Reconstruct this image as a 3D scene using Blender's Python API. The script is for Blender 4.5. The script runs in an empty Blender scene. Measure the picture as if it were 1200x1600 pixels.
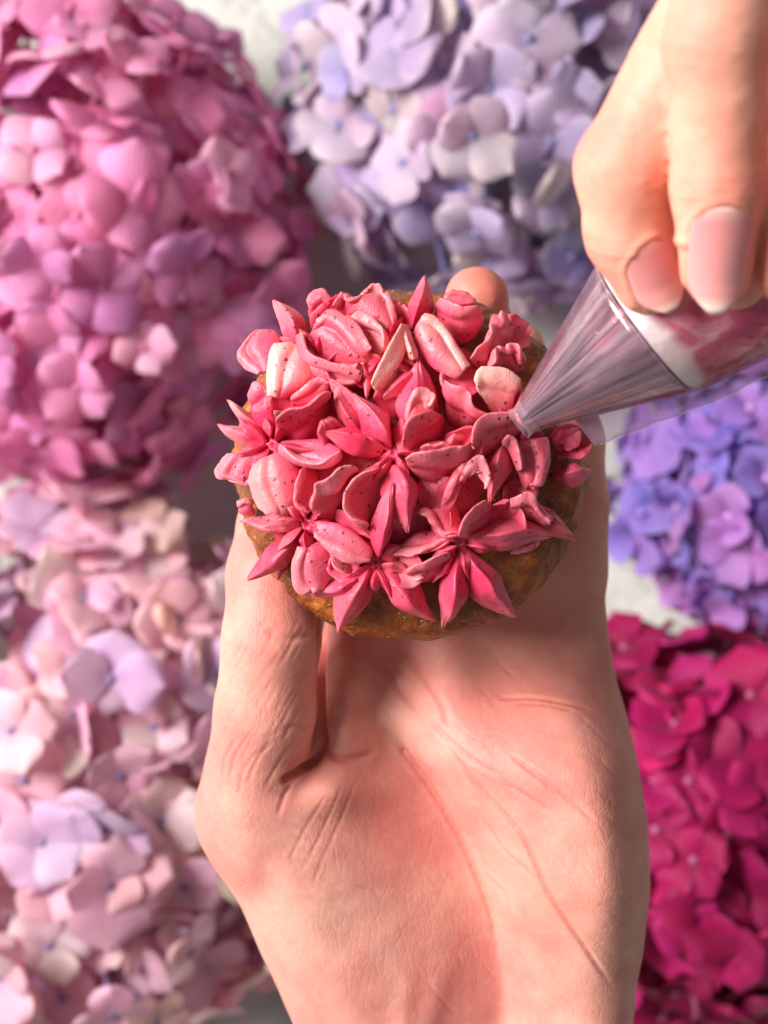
import bpy, bmesh, math, random
import numpy as np
from mathutils import Vector, Matrix

# ------------------------------------------------------------------ camera, world, lamps, exposure
CM = 0.01
CAMH = 58.0            # camera height above the table, cm
FPX = 2442.0           # focal length in photograph pixels (1200 x 1600)
scene = bpy.context.scene
COL = scene.collection

cam_d = bpy.data.cameras.new('camera')
cam_d.sensor_fit = 'VERTICAL'; cam_d.sensor_height = 36.0; cam_d.sensor_width = 27.0
cam_d.lens = 36.0 * FPX / 1600.0
cam_d.clip_start = 0.01; cam_d.clip_end = 20.0
cam_d.dof.use_dof = True; cam_d.dof.focus_distance = 0.293; cam_d.dof.aperture_fstop = 13.0
cam_d.dof.aperture_blades = 0
cam = bpy.data.objects.new('camera', cam_d); COL.objects.link(cam)
cam.location = (0, 0, CAMH * CM); cam.rotation_euler = (0, 0, 0)
scene.camera = cam

world = bpy.data.worlds.new('World'); scene.world = world; world.use_nodes = True
bg = world.node_tree.nodes['Background']
bg.inputs['Color'].default_value = (0.97, 0.98, 1.0, 1); bg.inputs['Strength'].default_value = 0.19

def area(name, loc, target, size, power, color):
    l = bpy.data.lights.new(name, 'AREA'); l.shape = 'RECTANGLE'; l.size, l.size_y = size
    l.energy = power; l.color = color
    o = bpy.data.objects.new(name, l); COL.objects.link(o); o.location = loc
    o.rotation_euler = (Vector(target) - Vector(loc)).to_track_quat('-Z', 'Y').to_euler()
    return o
area('window_light', (-1.02, 0.36, 1.04), (0, 0, 0.2), (0.70, 0.70), 45.0, (1.0, 0.98, 0.955))

scene.view_settings.view_transform = 'Standard'
scene.view_settings.look = 'None'
scene.view_settings.exposure = 0.0; scene.view_settings.gamma = 1.0
scene.view_settings.use_curve_mapping = False
scene.cycles.use_denoising = True
scene.cycles.max_bounces = 10; scene.cycles.transparent_max_bounces = 24

# ------------------------------------------------------------------ helpers
def at(px, py, z):
    d = CAMH - z
    return np.array([(px - 600.0) / FPX * d, (800.0 - py) / FPX * d, z])

def srgb(r, g, b):
    f = lambda c: (c / 255.0) / 12.92 if c <= 10.3 else ((c / 255.0 + 0.055) / 1.055) ** 2.4
    return (f(r), f(g), f(b), 1.0)

def mesh_from(name, verts, faces, mat=None, smooth=True):
    me = bpy.data.meshes.new(name)
    me.from_pydata((np.asarray(verts) * CM).tolist(), [], faces if isinstance(faces, list) else faces.tolist())
    me.update()
    if smooth: me.polygons.foreach_set('use_smooth', [True] * len(me.polygons))
    if mat: me.materials.append(mat)
    return me

def obj(name, me, parent=None, loc=None):
    o = bpy.data.objects.new(name, me); COL.objects.link(o)
    if parent: o.parent = parent
    if loc is not None: o.location = loc
    return o

def thing(name, label, cat, loc=(0, 0, 0), group=None):
    o = bpy.data.objects.new(name, None); COL.objects.link(o); o.empty_display_size = 0.01
    o.location = loc; o['label'] = label; o['category'] = cat
    if group: o['group'] = group
    return o

def subdivided(me, levels):
    o = bpy.data.objects.new('tmp', me); COL.objects.link(o)
    m = o.modifiers.new('s', 'SUBSURF'); m.levels = levels; m.render_levels = levels
    dg = bpy.context.evaluated_depsgraph_get()
    out = bpy.data.meshes.new_from_object(o.evaluated_get(dg))
    bpy.data.objects.remove(o); bpy.data.meshes.remove(me)
    return out

def coords(me):
    a = np.empty(len(me.vertices) * 3); me.vertices.foreach_get('co', a); return a.reshape(-1, 3)
def normals(me):
    a = np.empty(len(me.vertices) * 3); me.vertices.foreach_get('normal', a); return a.reshape(-1, 3)

def vnoise(p, seed=0):
    """smooth value noise on (n,3) points, -1..1"""
    rs = np.random.RandomState(seed); tab = rs.rand(4096) * 2 - 1
    i = np.floor(p).astype(np.int64); f = p - i; f = f * f * (3 - 2 * f)
    def h(x, y, z): return tab[(x * 73856093 ^ y * 19349663 ^ z * 83492791) & 4095]
    r = 0
    for dx in (0, 1):
        for dy in (0, 1):
            for dz in (0, 1):
                w = (f[:, 0] if dx else 1 - f[:, 0]) * (f[:, 1] if dy else 1 - f[:, 1]) * (f[:, 2] if dz else 1 - f[:, 2])
                r = r + w * h(i[:, 0] + dx, i[:, 1] + dy, i[:, 2] + dz)
    return r

def spline(pts, n):
    """Catmull-Rom through the points"""
    p = np.asarray(pts, float); p = np.vstack([2 * p[0] - p[1], p, 2 * p[-1] - p[-2]])
    out = []
    segs = len(p) - 3
    for t in np.linspace(0, segs - 1e-6, n):
        i = int(t); f = t - i
        a, b, c, d = p[i:i + 4]
        out.append(0.5 * (2 * b + (c - a) * f + (2 * a - 5 * b + 4 * c - d) * f * f + (3 * b - a - 3 * c + d) * f ** 3))
    return np.array(out)

def surface_nets(f, origin, h):
    nx, ny, nz = f.shape
    s = f < 0
    cnt = np.zeros((nx - 1, ny - 1, nz - 1), np.int8)
    for dx in (0, 1):
        for dy in (0, 1):
            for dz in (0, 1):
                cnt += s[dx:nx - 1 + dx, dy:ny - 1 + dy, dz:nz - 1 + dz]
    act = (cnt > 0) & (cnt < 8)
    I = np.argwhere(act)
    idx = -np.ones(act.shape, np.int64); idx[act] = np.arange(len(I))
    acc = np.zeros((len(I), 3)); num = np.zeros(len(I))
    cs = [(a, b, c) for a in (0, 1) for b in (0, 1) for c in (0, 1)]
    for a in cs:
        for b in cs:
            if sum(b) - sum(a) == 1 and sum(abs(x - y) for x, y in zip(a, b)) == 1:
                fa = f[I[:, 0] + a[0], I[:, 1] + a[1], I[:, 2] + a[2]]
                fb = f[I[:, 0] + b[0], I[:, 1] + b[1], I[:, 2] + b[2]]
                m = (fa < 0) != (fb < 0)
                t = np.where(m, fa / np.where(m, fa - fb, 1), 0)
                pos = np.array(a) + t[:, None] * (np.array(b) - np.array(a))
                acc[m] += pos[m]; num[m] += 1
    v = origin + h * (I + acc / num[:, None])
    faces = []
    for ax in range(3):
        o1, o2 = [(1, 2), (2, 0), (0, 1)][ax]
        sl0 = [slice(None)] * 3; sl1 = [slice(None)] * 3
        sl0[ax] = slice(0, -1); sl1[ax] = slice(1, None)
        a, b = s[tuple(sl0)], s[tuple(sl1)]
        E = np.argwhere(a != b)
        E = E[(E[:, o1] > 0) & (E[:, o2] > 0) & (E[:, o1] < f.shape[o1] - 1) & (E[:, o2] < f.shape[o2] - 1)]
        inside = a[E[:, 0], E[:, 1], E[:, 2]]
        q = []
        for d1, d2 in ((0, 0), (1, 0), (1, 1), (0, 1)):
            C = E.copy(); C[:, o1] -= 1 - d1; C[:, o2] -= 1 - d2
            q.append(idx[C[:, 0], C[:, 1], C[:, 2]])
        q = np.stack(q, 1)
        q[~inside] = q[~inside][:, ::-1]
        faces.append(q[(q >= 0).all(1)])
    return v, np.vstack(faces)

def relax(v, f, it=2, lam=0.5):
    n = len(v)
    e = np.vstack([f[:, [0, 1]], f[:, [1, 2]], f[:, [2, 3]], f[:, [3, 0]]])
    e = np.vstack([e, e[:, ::-1]])
    deg = np.bincount(e[:, 0], minlength=n)[:, None]
    for _ in range(it):
        s = np.stack([np.bincount(e[:, 0], v[e[:, 1], k], n) for k in range(3)], 1)
        v = v + lam * (s / np.maximum(deg, 1) - v)
    return v

def round_cone(P, a, b, r1, r2):
    """distance to a tapered capsule"""
    a = np.asarray(a, np.float32); b = np.asarray(b, np.float32)
    ba = b - a; l2 = float(ba @ ba)
    t = np.clip(((P - a) @ ba) / l2, 0, 1)
    return np.linalg.norm(P - a - t[..., None] * ba, axis=-1) - (r1 + (r2 - r1) * t)

def chain(P, nodes, k=0.25):
    d = None
    for (p, r), (p2, r2) in zip(nodes[:-1], nodes[1:]):
        c = round_cone(P, p, p2, r, r2)
        d = c if d is None else smin(d, c, k)
    return d

def smin(a, b, k):
    h = np.clip(0.5 + 0.5 * (b - a) / k, 0, 1)
    return b * (1 - h) + a * h - k * h * (1 - h)

def poly_dist(x, y, poly):
    """signed distance to a polygon, positive inside"""
    poly = np.asarray(poly); d = np.full(x.shape, 1e9); ins = np.zeros(x.shape, bool)
    for (x0, y0), (x1, y1) in zip(poly, np.roll(poly, -1, 0)):
        dx, dy = x1 - x0, y1 - y0
        t = np.clip(((x - x0) * dx + (y - y0) * dy) / (dx * dx + dy * dy + 1e-12), 0, 1)
        d = np.minimum(d, np.hypot(x - x0 - t * dx, y - y0 - t * dy))
        c = ((y0 <= y) != (y1 <= y))
        with np.errstate(divide='ignore', invalid='ignore'):
            xi = x0 + (y - y0) / (y1 - y0 if y1 != y0 else 1e-9) * dx
        ins ^= c & (x < xi)
    return np.where(ins, d, -d)

def line_dist(x, y, pts):
    """distance to an open polyline, the running parameter 0..1 and the side (+ = right of travel in pixels)"""
    best = np.full(x.shape, 1e9); par = np.zeros(x.shape); side = np.zeros(x.shape)
    n = len(pts) - 1
    for i in range(n):
        (x0, y0), (x1, y1) = pts[i], pts[i + 1]
        dx, dy = x1 - x0, y1 - y0
        t = np.clip(((x - x0) * dx + (y - y0) * dy) / (dx * dx + dy * dy + 1e-12), 0, 1)
        d = np.hypot(x - x0 - t * dx, y - y0 - t * dy)
        m = d < best
        best = np.where(m, d, best); par = np.where(m, (i + t) / n, par)
        side = np.where(m, np.sign((x - x0) * dy - (y - y0) * dx), side)
    return best, par, side

def sstep(a, b, x):
    t = np.clip((x - a) / (b - a), 0, 1); return t * t * (3 - 2 * t)

# ------------------------------------------------------------------ materials
class NT:
    def __init__(self, name):
        self.m = bpy.data.materials.new(name); self.m.use_nodes = True
        self.t = self.m.node_tree; self.t.nodes.clear()
        self.out = self.t.nodes.new('ShaderNodeOutputMaterial')
    def n(self, kind, **kw):
        nd = self.t.nodes.new(kind)
        for k, v in kw.items():
            if k.startswith('_'): setattr(nd, k[1:], v)
            else: self.set(nd, k.replace('__', ' '), v)
        return nd
    def set(self, nd, key, v):
        s = nd.inputs[int(key[1:])] if key[0] == 'i' and key[1:].isdigit() else nd.inputs[key]
        if hasattr(v, 'is_linked') or isinstance(v, bpy.types.NodeSocket): self.t.links.new(v, s)
        else: s.default_value = v
    def mix(self, fac, a, b, mode='MIX'):
        nd = self.t.nodes.new('ShaderNodeMix'); nd.data_type = 'RGBA'; nd.blend_type = mode
        for sock, v in ((nd.inputs[0], fac), (nd.inputs[6], a), (nd.inputs[7], b)):
            if isinstance(v, bpy.types.NodeSocket): self.t.links.new(v, sock)
            else: sock.default_value = v
        return nd.outputs[2]
    def math(self, op, a, b=0.0, c=0.0, clamp=False):
        nd = self.t.nodes.new('ShaderNodeMath'); nd.operation = op; nd.use_clamp = clamp
        for s, v in zip(nd.inputs, (a, b, c)):
            if isinstance(v, bpy.types.NodeSocket): self.t.links.new(v, s)
            else: s.default_value = v
        return nd.outputs[0]
    def ramp(self, fac, stops):
        nd = self.t.nodes.new('ShaderNodeValToRGB'); el = nd.color_ramp.elements
        while len(el) < len(stops): el.new(0.5)
        for e, (p, c) in zip(el, stops):
            e.position = p; e.color = c if len(c) == 4 else (*c, 1)
        self.t.links.new(fac, nd.inputs[0]); return nd.outputs[0]
    def noise(self, vec, scale, detail=3, rough=0.55, dist=0.0):
        return self.n('ShaderNodeTexNoise', Vector=vec, Scale=scale, Detail=detail, Roughness=rough, Distortion=dist).outputs[0]
    def bump(self, height, strength, dist=0.001, normal=None):
        nd = self.n('ShaderNodeBump', Height=height, Strength=strength, Distance=dist)
        if normal is not None: self.t.links.new(normal, nd.inputs['Normal'])
        return nd.outputs[0]
    def principled(self, **kw):
        return self.n('ShaderNodeBsdfPrincipled', **kw)
    def finish(self, shader):
        self.t.links.new(shader, self.out.inputs['Surface']); return self.m

G = lambda v: (v, v, v, 1)

def skin_material(name, pale, pink, sss=0.35, lines=1.0):
    k = NT(name)
    co = k.n('ShaderNodeTexCoord').outputs['Object']
    n1 = k.noise(co, 28, 3, 0.55)
    n2 = k.noise(co, 120, 4, 0.6)
    n3 = k.noise(co, 700, 2, 0.5)
    fac = k.ramp(n1, [(0.40, G(0)), (0.60, G(1))])
    col = k.mix(fac, pale, pink)
    mott = k.ramp(n2, [(0.35, G(0)), (0.7, G(1))])
    col = k.mix(k.math('MULTIPLY', mott, 0.34), col, srgb(208, 112, 102))
    cool = k.n('ShaderNodeAttribute', _attribute_name='cool').outputs['Fac']
    col = k.mix(k.math('MULTIPLY', cool, 0.5), col, srgb(196, 150, 132))
    col = k.mix(k.math('MULTIPLY', k.ramp(n3, [(0.5, G(0)), (0.75, G(1))]), 0.10), col, srgb(250, 214, 190))
    attr = k.n('ShaderNodeAttribute', _attribute_name='flush').outputs['Fac']
    col = k.mix(k.math('MULTIPLY', attr, 0.6), col, srgb(205, 98, 84))
    # fine skin relief: two crossing families of short lines and pores
    mp = k.n('ShaderNodeMapping', Vector=co, Scale=(1.0, 0.45, 1.0), Rotation=(0, 0, math.radians(28))).outputs[0]
    mp2 = k.n('ShaderNodeMapping', Vector=co, Scale=(1.0, 0.35, 1.0), Rotation=(0, 0, math.radians(-62))).outputs[0]
    v1 = k.n('ShaderNodeTexVoronoi', _feature='DISTANCE_TO_EDGE', Vector=mp, Scale=620).outputs['Distance']
    v2 = k.n('ShaderNodeTexVoronoi', _feature='DISTANCE_TO_EDGE', Vector=mp2, Scale=430).outputs['Distance']
    h1 = k.ramp(v1, [(0.0, G(0)), (0.10, G(1))]); h2 = k.ramp(v2, [(0.0, G(0)), (0.07, G(1))])
    msk = k.ramp(k.noise(co, 60, 2), [(0.4, G(0.15)), (0.6, G(1))])
    h = k.math('ADD', k.math('MULTIPLY', h1, 0.6), k.math('MULTIPLY', h2, 0.7))
    h = k.math('ADD', k.math('MULTIPLY', h, msk), k.math('MULTIPLY', k.noise(co, 1500, 2), 0.6))
    nb = k.bump(h, 0.17 * lines, 0.0004)
    rough = k.math('ADD', 0.44, k.math('MULTIPLY', n2, 0.22))
    p = k.principled(Base__Color=col, Roughness=rough, Normal=nb, Subsurface__Weight=sss,
                     Subsurface__Radius=(1.0, 0.32, 0.16), Subsurface__Scale=0.0028,
                     Specular__IOR__Level=0.42)
    return k.finish(p.outputs[0])

M_skin = skin_material('skin_palm', srgb(234, 172, 152), srgb(220, 136, 124), 0.24)
M_skin2 = skin_material('skin_fingers', srgb(244, 176, 150), srgb(238, 148, 126), 0.28, 0.5)

def nail_material():
    k = NT('fingernail')
    uv = k.n('ShaderNodeUVMap').outputs[0]
    sx = k.n('ShaderNodeSeparateXYZ', Vector=uv).outputs
    col = k.ramp(sx[0], [(0.0, srgb(252, 190, 178)), (0.15, srgb(246, 150, 150)), (0.84, srgb(248, 162, 158)), (0.93, srgb(254, 206, 194)), (1.0, srgb(254, 212, 200))])
    p = k.principled(Base__Color=col, Roughness=0.26, Subsurface__Weight=0.3, Subsurface__Radius=(1, .4, .25), Subsurface__Scale=0.002,
                     Specular__IOR__Level=0.3)
    return k.finish(p.outputs[0])
M_nail = nail_material()

def frosting_material(name, speck=1.0):
    k = NT(name)
    co = k.n('ShaderNodeTexCoord').outputs['Object']
    info = k.n('ShaderNodeObjectInfo')
    n1 = k.noise(co, 90, 3)
    col = k.mix(k.ramp(n1, [(0.35, G(0)), (0.68, G(1))]), srgb(212, 50, 86), srgb(232, 92, 118))
    col = k.mix(1.0, col, info.outputs['Color'], 'MULTIPLY')
    cream = k.math('MULTIPLY', info.outputs['Alpha'], k.ramp(k.math('ADD', k.noise(co, 60, 2), k.math('MULTIPLY', k.n('ShaderNodeSeparateXYZ', Vector=k.n('ShaderNodeUVMap').outputs[0]).outputs[0], 0.35)), [(0.42, G(0)), (0.85, G(1))]))
    col = k.mix(cream, col, srgb(252, 222, 196))
    uv0 = k.n('ShaderNodeSeparateXYZ', Vector=k.n('ShaderNodeUVMap').outputs[0]).outputs
    rimf = k.ramp(k.math('ADD', uv0[0], k.math('MULTIPLY', k.math('SUBTRACT', n1, 0.5), 0.5)), [(0.62, G(0)), (1.0, G(1))])
    col = k.mix(k.math('MULTIPLY', rimf, 0.24), col, srgb(250, 170, 174))  # lit petal rims painted in as a paler pink
    # crushed berry: sparse dark specks of two sizes, faint stains round them
    vA = k.n('ShaderNodeTexVoronoi', Vector=co, Scale=640, Randomness=1.0)
    vB = k.n('ShaderNodeTexVoronoi', Vector=co, Scale=260, Randomness=1.0)
    wob = k.math('MULTIPLY', k.math('SUBTRACT', k.noise(co, 1600, 3), 0.35), 0.5)
    pick = k.ramp(k.n('ShaderNodeSeparateColor', Color=vA.outputs['Color']).outputs[0], [(0.62, G(0)), (0.63, G(1))])
    pickB = k.ramp(k.n('ShaderNodeSeparateColor', Color=vB.outputs['Color']).outputs[0], [(0.78, G(0)), (0.79, G(1))])
    sA = k.ramp(k.math('ADD', vA.outputs['Distance'], wob), [(0.20, G(1)), (0.32, G(0))])
    sB = k.ramp(k.math('ADD', vB.outputs['Distance'], wob), [(0.13, G(1)), (0.17, G(0))])
    sp = k.math('MAXIMUM', k.math('MULTIPLY', sA, pick), k.math('MULTIPLY', sB, pickB))
    stain = k.math('MULTIPLY', k.ramp(vB.outputs['Distance'], [(0.1, G(1)), (0.55, G(0))]), pickB)
    col = k.mix(k.math('MULTIPLY', stain, 0.22), col, srgb(190, 40, 84))
    col = k.mix(k.math('MULTIPLY', sp, 0.85 * speck), col, srgb(104, 20, 44))
    h = k.math('ADD', k.noise(co, 260, 4, 0.6), k.math('MULTIPLY', k.noise(co, 1300, 2), 0.25))
    h = k.math('ADD', h, k.math('MULTIPLY', sp, 0.3))
    uv = k.n('ShaderNodeUVMap').outputs[0]
    mp = k.n('ShaderNodeMapping', Vector=uv, Scale=(2.2, 26.0, 1)).outputs[0]
    h = k.math('ADD', h, k.math('MULTIPLY', k.noise(mp, 1.0, 3, 0.6), 0.28))
    nb = k.bump(h, 0.5, 0.0007)
    p = k.principled(Base__Color=col, Roughness=0.40, Normal=nb, Subsurface__Weight=0.18,
                     Subsurface__Radius=(1.0, 0.3, 0.35), Subsurface__Scale=0.002, Specular__IOR__Level=0.42)
    return k.finish(p.outputs[0])
M_frost = frosting_material('berry_frosting')

def cake_material():
    k = NT('golden_cake')
    co = k.n('ShaderNodeTexCoord').outputs['Object']
    n1 = k.noise(co, 150, 5, 0.65); n2 = k.noise(co, 45, 3)
    col = k.ramp(n1, [(0.3, srgb(84, 34, 10)), (0.5, srgb(164, 80, 24)), (0.68, srgb(214, 132, 58))])
    col = k.mix(k.ramp(n2, [(0.42, G(0)), (0.62, G(1))]), col, srgb(122, 62, 22))
    v = k.n('ShaderNodeTexVoronoi', Vector=co, Scale=900)
    pk = k.ramp(k.n('ShaderNodeSeparateColor', Color=v.outputs['Color']).outputs[0], [(0.85, G(0)), (0.86, G(1))])
    cr = k.math('MULTIPLY', k.ramp(v.outputs['Distance'], [(0.25, G(1)), (0.4, G(0))]), pk)
    col = k.mix(k.math('MULTIPLY', cr, 0.35), col, srgb(232, 190, 122))
    h = k.math('ADD', n1, k.math('MULTIPLY', k.noise(co, 700, 3, 0.7), 0.6))
    h = k.math('ADD', h, k.math('MULTIPLY', cr, 0.35))
    nb = k.bump(h, 0.9, 0.0012)
    p = k.principled(Base__Color=col, Roughness=0.42, Normal=nb, Specular__IOR__Level=0.5)
    return k.finish(p.outputs[0])
M_cake = cake_material()

def petal_material(name, edge, centre, vein=0.35, edge_amt=0.4, centre_amt=0.5, transl=0.35):
    """object colour is the petal's own tint; uv.x runs from claw to tip, uv.y across"""
    k = NT(name)
    uv = k.n('ShaderNodeUVMap').outputs[0]
    s = k.n('ShaderNodeSeparateXYZ', Vector=uv).outputs
    info = k.n('ShaderNodeObjectInfo')
    co = k.n('ShaderNodeTexCoord').outputs['Object']
    col = info.outputs['Color']
    # vertex colour carries the tint for the joined florets (white on the single ones)
    att = k.n('ShaderNodeAttribute', _attribute_name='tint').outputs['Color']
    col = k.mix(1.0, col, att, 'MULTIPLY')
    ac = k.math('ABSOLUTE', k.math('SUBTRACT', s[1], 0.5))
    rim = k.math('MAXIMUM', k.ramp(s[0], [(0.75, G(0)), (1.0, G(1))]), k.ramp(ac, [(0.34, G(0)), (0.5, G(1))]))
    rnd = info.outputs['Random']
    col = k.mix(k.math('MULTIPLY', k.math('MULTIPLY', rim, edge_amt), k.ramp(rnd, [(0.2, G(0.2)), (0.8, G(1))])), col, edge)
    col = k.mix(k.math('MULTIPLY', k.ramp(s[0], [(0.0, G(1)), (0.38, G(0))]), centre_amt), col, centre)
    # fan of veins from the claw
    ang = k.math('DIVIDE', k.math('SUBTRACT', s[1], 0.5), k.math('ADD', s[0], 0.25))
    vn = k.math('ABSOLUTE', k.math('SINE', k.math('ADD', k.math('MULTIPLY', ang, 34.0), k.math('MULTIPLY', k.noise(co, 300, 2), 2.0))))
    vm = k.ramp(vn, [(0.0, G(1)), (0.3, G(0))])
    blot = k.noise(co, 190, 4, 0.6)
    col = k.mix(k.math('MULTIPLY', k.ramp(blot, [(0.4, G(0)), (0.75, G(1))]), 0.22), col, edge)
    hsv = k.n('ShaderNodeHueSaturation', Color=col, Value=k.math('SUBTRACT', 1.0, k.math('MULTIPLY', vm, 0.10 * vein)), Saturation=1.0)
    nb = k.bump(k.math('ADD', k.math('MULTIPLY', vn, 0.5), k.noise(co, 500, 3)), vein, 0.0008)
    p = k.principled(Base__Color=hsv.outputs[0], Roughness=0.52, Normal=nb, Specular__IOR__Level=0.35, Sheen__Weight=0.08)
    tr = k.n('ShaderNodeBsdfTranslucent', Color=hsv.outputs[0], Normal=nb)
    mx = k.n('ShaderNodeMixShader', i0=transl, i1=p.outputs[0], i2=tr.outputs[0])
    return k.finish(mx.outputs[0])

def table_material():
    k = NT('pale_stone_table')
    co = k.n('ShaderNodeTexCoord').outputs['Object']
    n1 = k.noise(co, 7, 5, 0.6); n2 = k.noise(co, 45, 5, 0.65)
    col = k.ramp(n1, [(0.34, srgb(188, 187, 180)), (0.66, srgb(222, 221, 213))])
    col = k.mix(k.math('MULTIPLY', k.ramp(n2, [(0.5, G(0)), (0.75, G(1))]), 0.45), col, srgb(140, 140, 132))
    st = k.noise(co, 16, 4, 0.7, 1.5)
    col = k.mix(k.math('MULTIPLY', k.ramp(st, [(0.60, G(0)), (0.68, G(1))]), 0.5), col, srgb(120, 118, 108))
    nb = k.bump(k.math('ADD', n2, k.noise(co, 260, 3)), 0.3, 0.002)
    p = k.principled(Base__Color=col, Roughness=0.6, Normal=nb)
    return k.finish(p.outputs[0])

def film_material(name, haze, tint, streak=0.0):
    """thin clear plastic: mostly see-through, with gloss at grazing angles and a faint milky haze"""
    k = NT(name)
    co = k.n('ShaderNodeTexCoord').outputs['Object']
    uv = k.n('ShaderNodeUVMap').outputs[0]
    tr = k.n('ShaderNodeBsdfTransparent', Color=(0.96, 0.94, 0.965, 1))
    h = k.noise(co, 220, 3)
    nb = k.bump(h, 0.35, 0.002)
    gl = k.n('ShaderNodeBsdfGlossy', Color=(1, 1, 1, 1), Roughness=0.12, Normal=nb)
    fr = k.n('ShaderNodeLayerWeight', Blend=0.22, Normal=nb).outputs['Fresnel']
    df = k.n('ShaderNodeBsdfDiffuse', Color=tint)
    tl = k.n('ShaderNodeBsdfTranslucent', Color=tint)
    dd = k.n('ShaderNodeMixShader', i0=0.5, i1=df.outputs[0], i2=tl.outputs[0])
    amt = haze
    if streak:
        mp = k.n('ShaderNodeMapping', Vector=uv, Scale=(1.6, 14.0, 1)).outputs[0]
        stn = k.noise(mp, 1.6, 4, 0.6, 0.4)
        amt = k.math('ADD', haze, k.math('MULTIPLY', k.ramp(stn, [(0.40, G(0)), (0.66, G(1))]), streak))
    a = k.n('ShaderNodeMixShader', i0=amt, i1=tr.outputs[0], i2=dd.outputs[0])
    b = k.n('ShaderNodeMixShader', i0=k.math('MINIMUM', k.math('MULTIPLY', fr, 0.8), 0.6), i1=a.outputs[0], i2=gl.outputs[0])
    return k.finish(b.outputs[0])

# ------------------------------------------------------------------ the tabletop
bm = bmesh.new(); bmesh.ops.create_grid(bm, x_segments=8, y_segments=8, size=0.9)
me = bpy.data.meshes.new('tabletop'); bm.to_mesh(me); bm.free(); me.materials.append(table_material())
tab = obj('tabletop', me); tab['kind'] = 'structure'; tab['label'] = 'pale grey mottled stone tabletop under the flowers'

# ------------------------------------------------------------------ the open hand that carries the cupcake
def grid_points(lo, hi, h):
    n = [int(math.ceil((b - a) / h)) + 1 for a, b in zip(lo, hi)]
    ax = [np.float32(a) + np.arange(k, dtype=np.float32) * np.float32(h) for a, k in zip(lo, n)]
    return np.stack(np.meshgrid(*ax, indexing='ij'), -1), ax

def flush_attr(me, val):
    a = me.attributes.new('flush', 'FLOAT', 'POINT'); a.data.foreach_set('value', np.clip(val, 0, 1).astype(np.float32))

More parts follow.
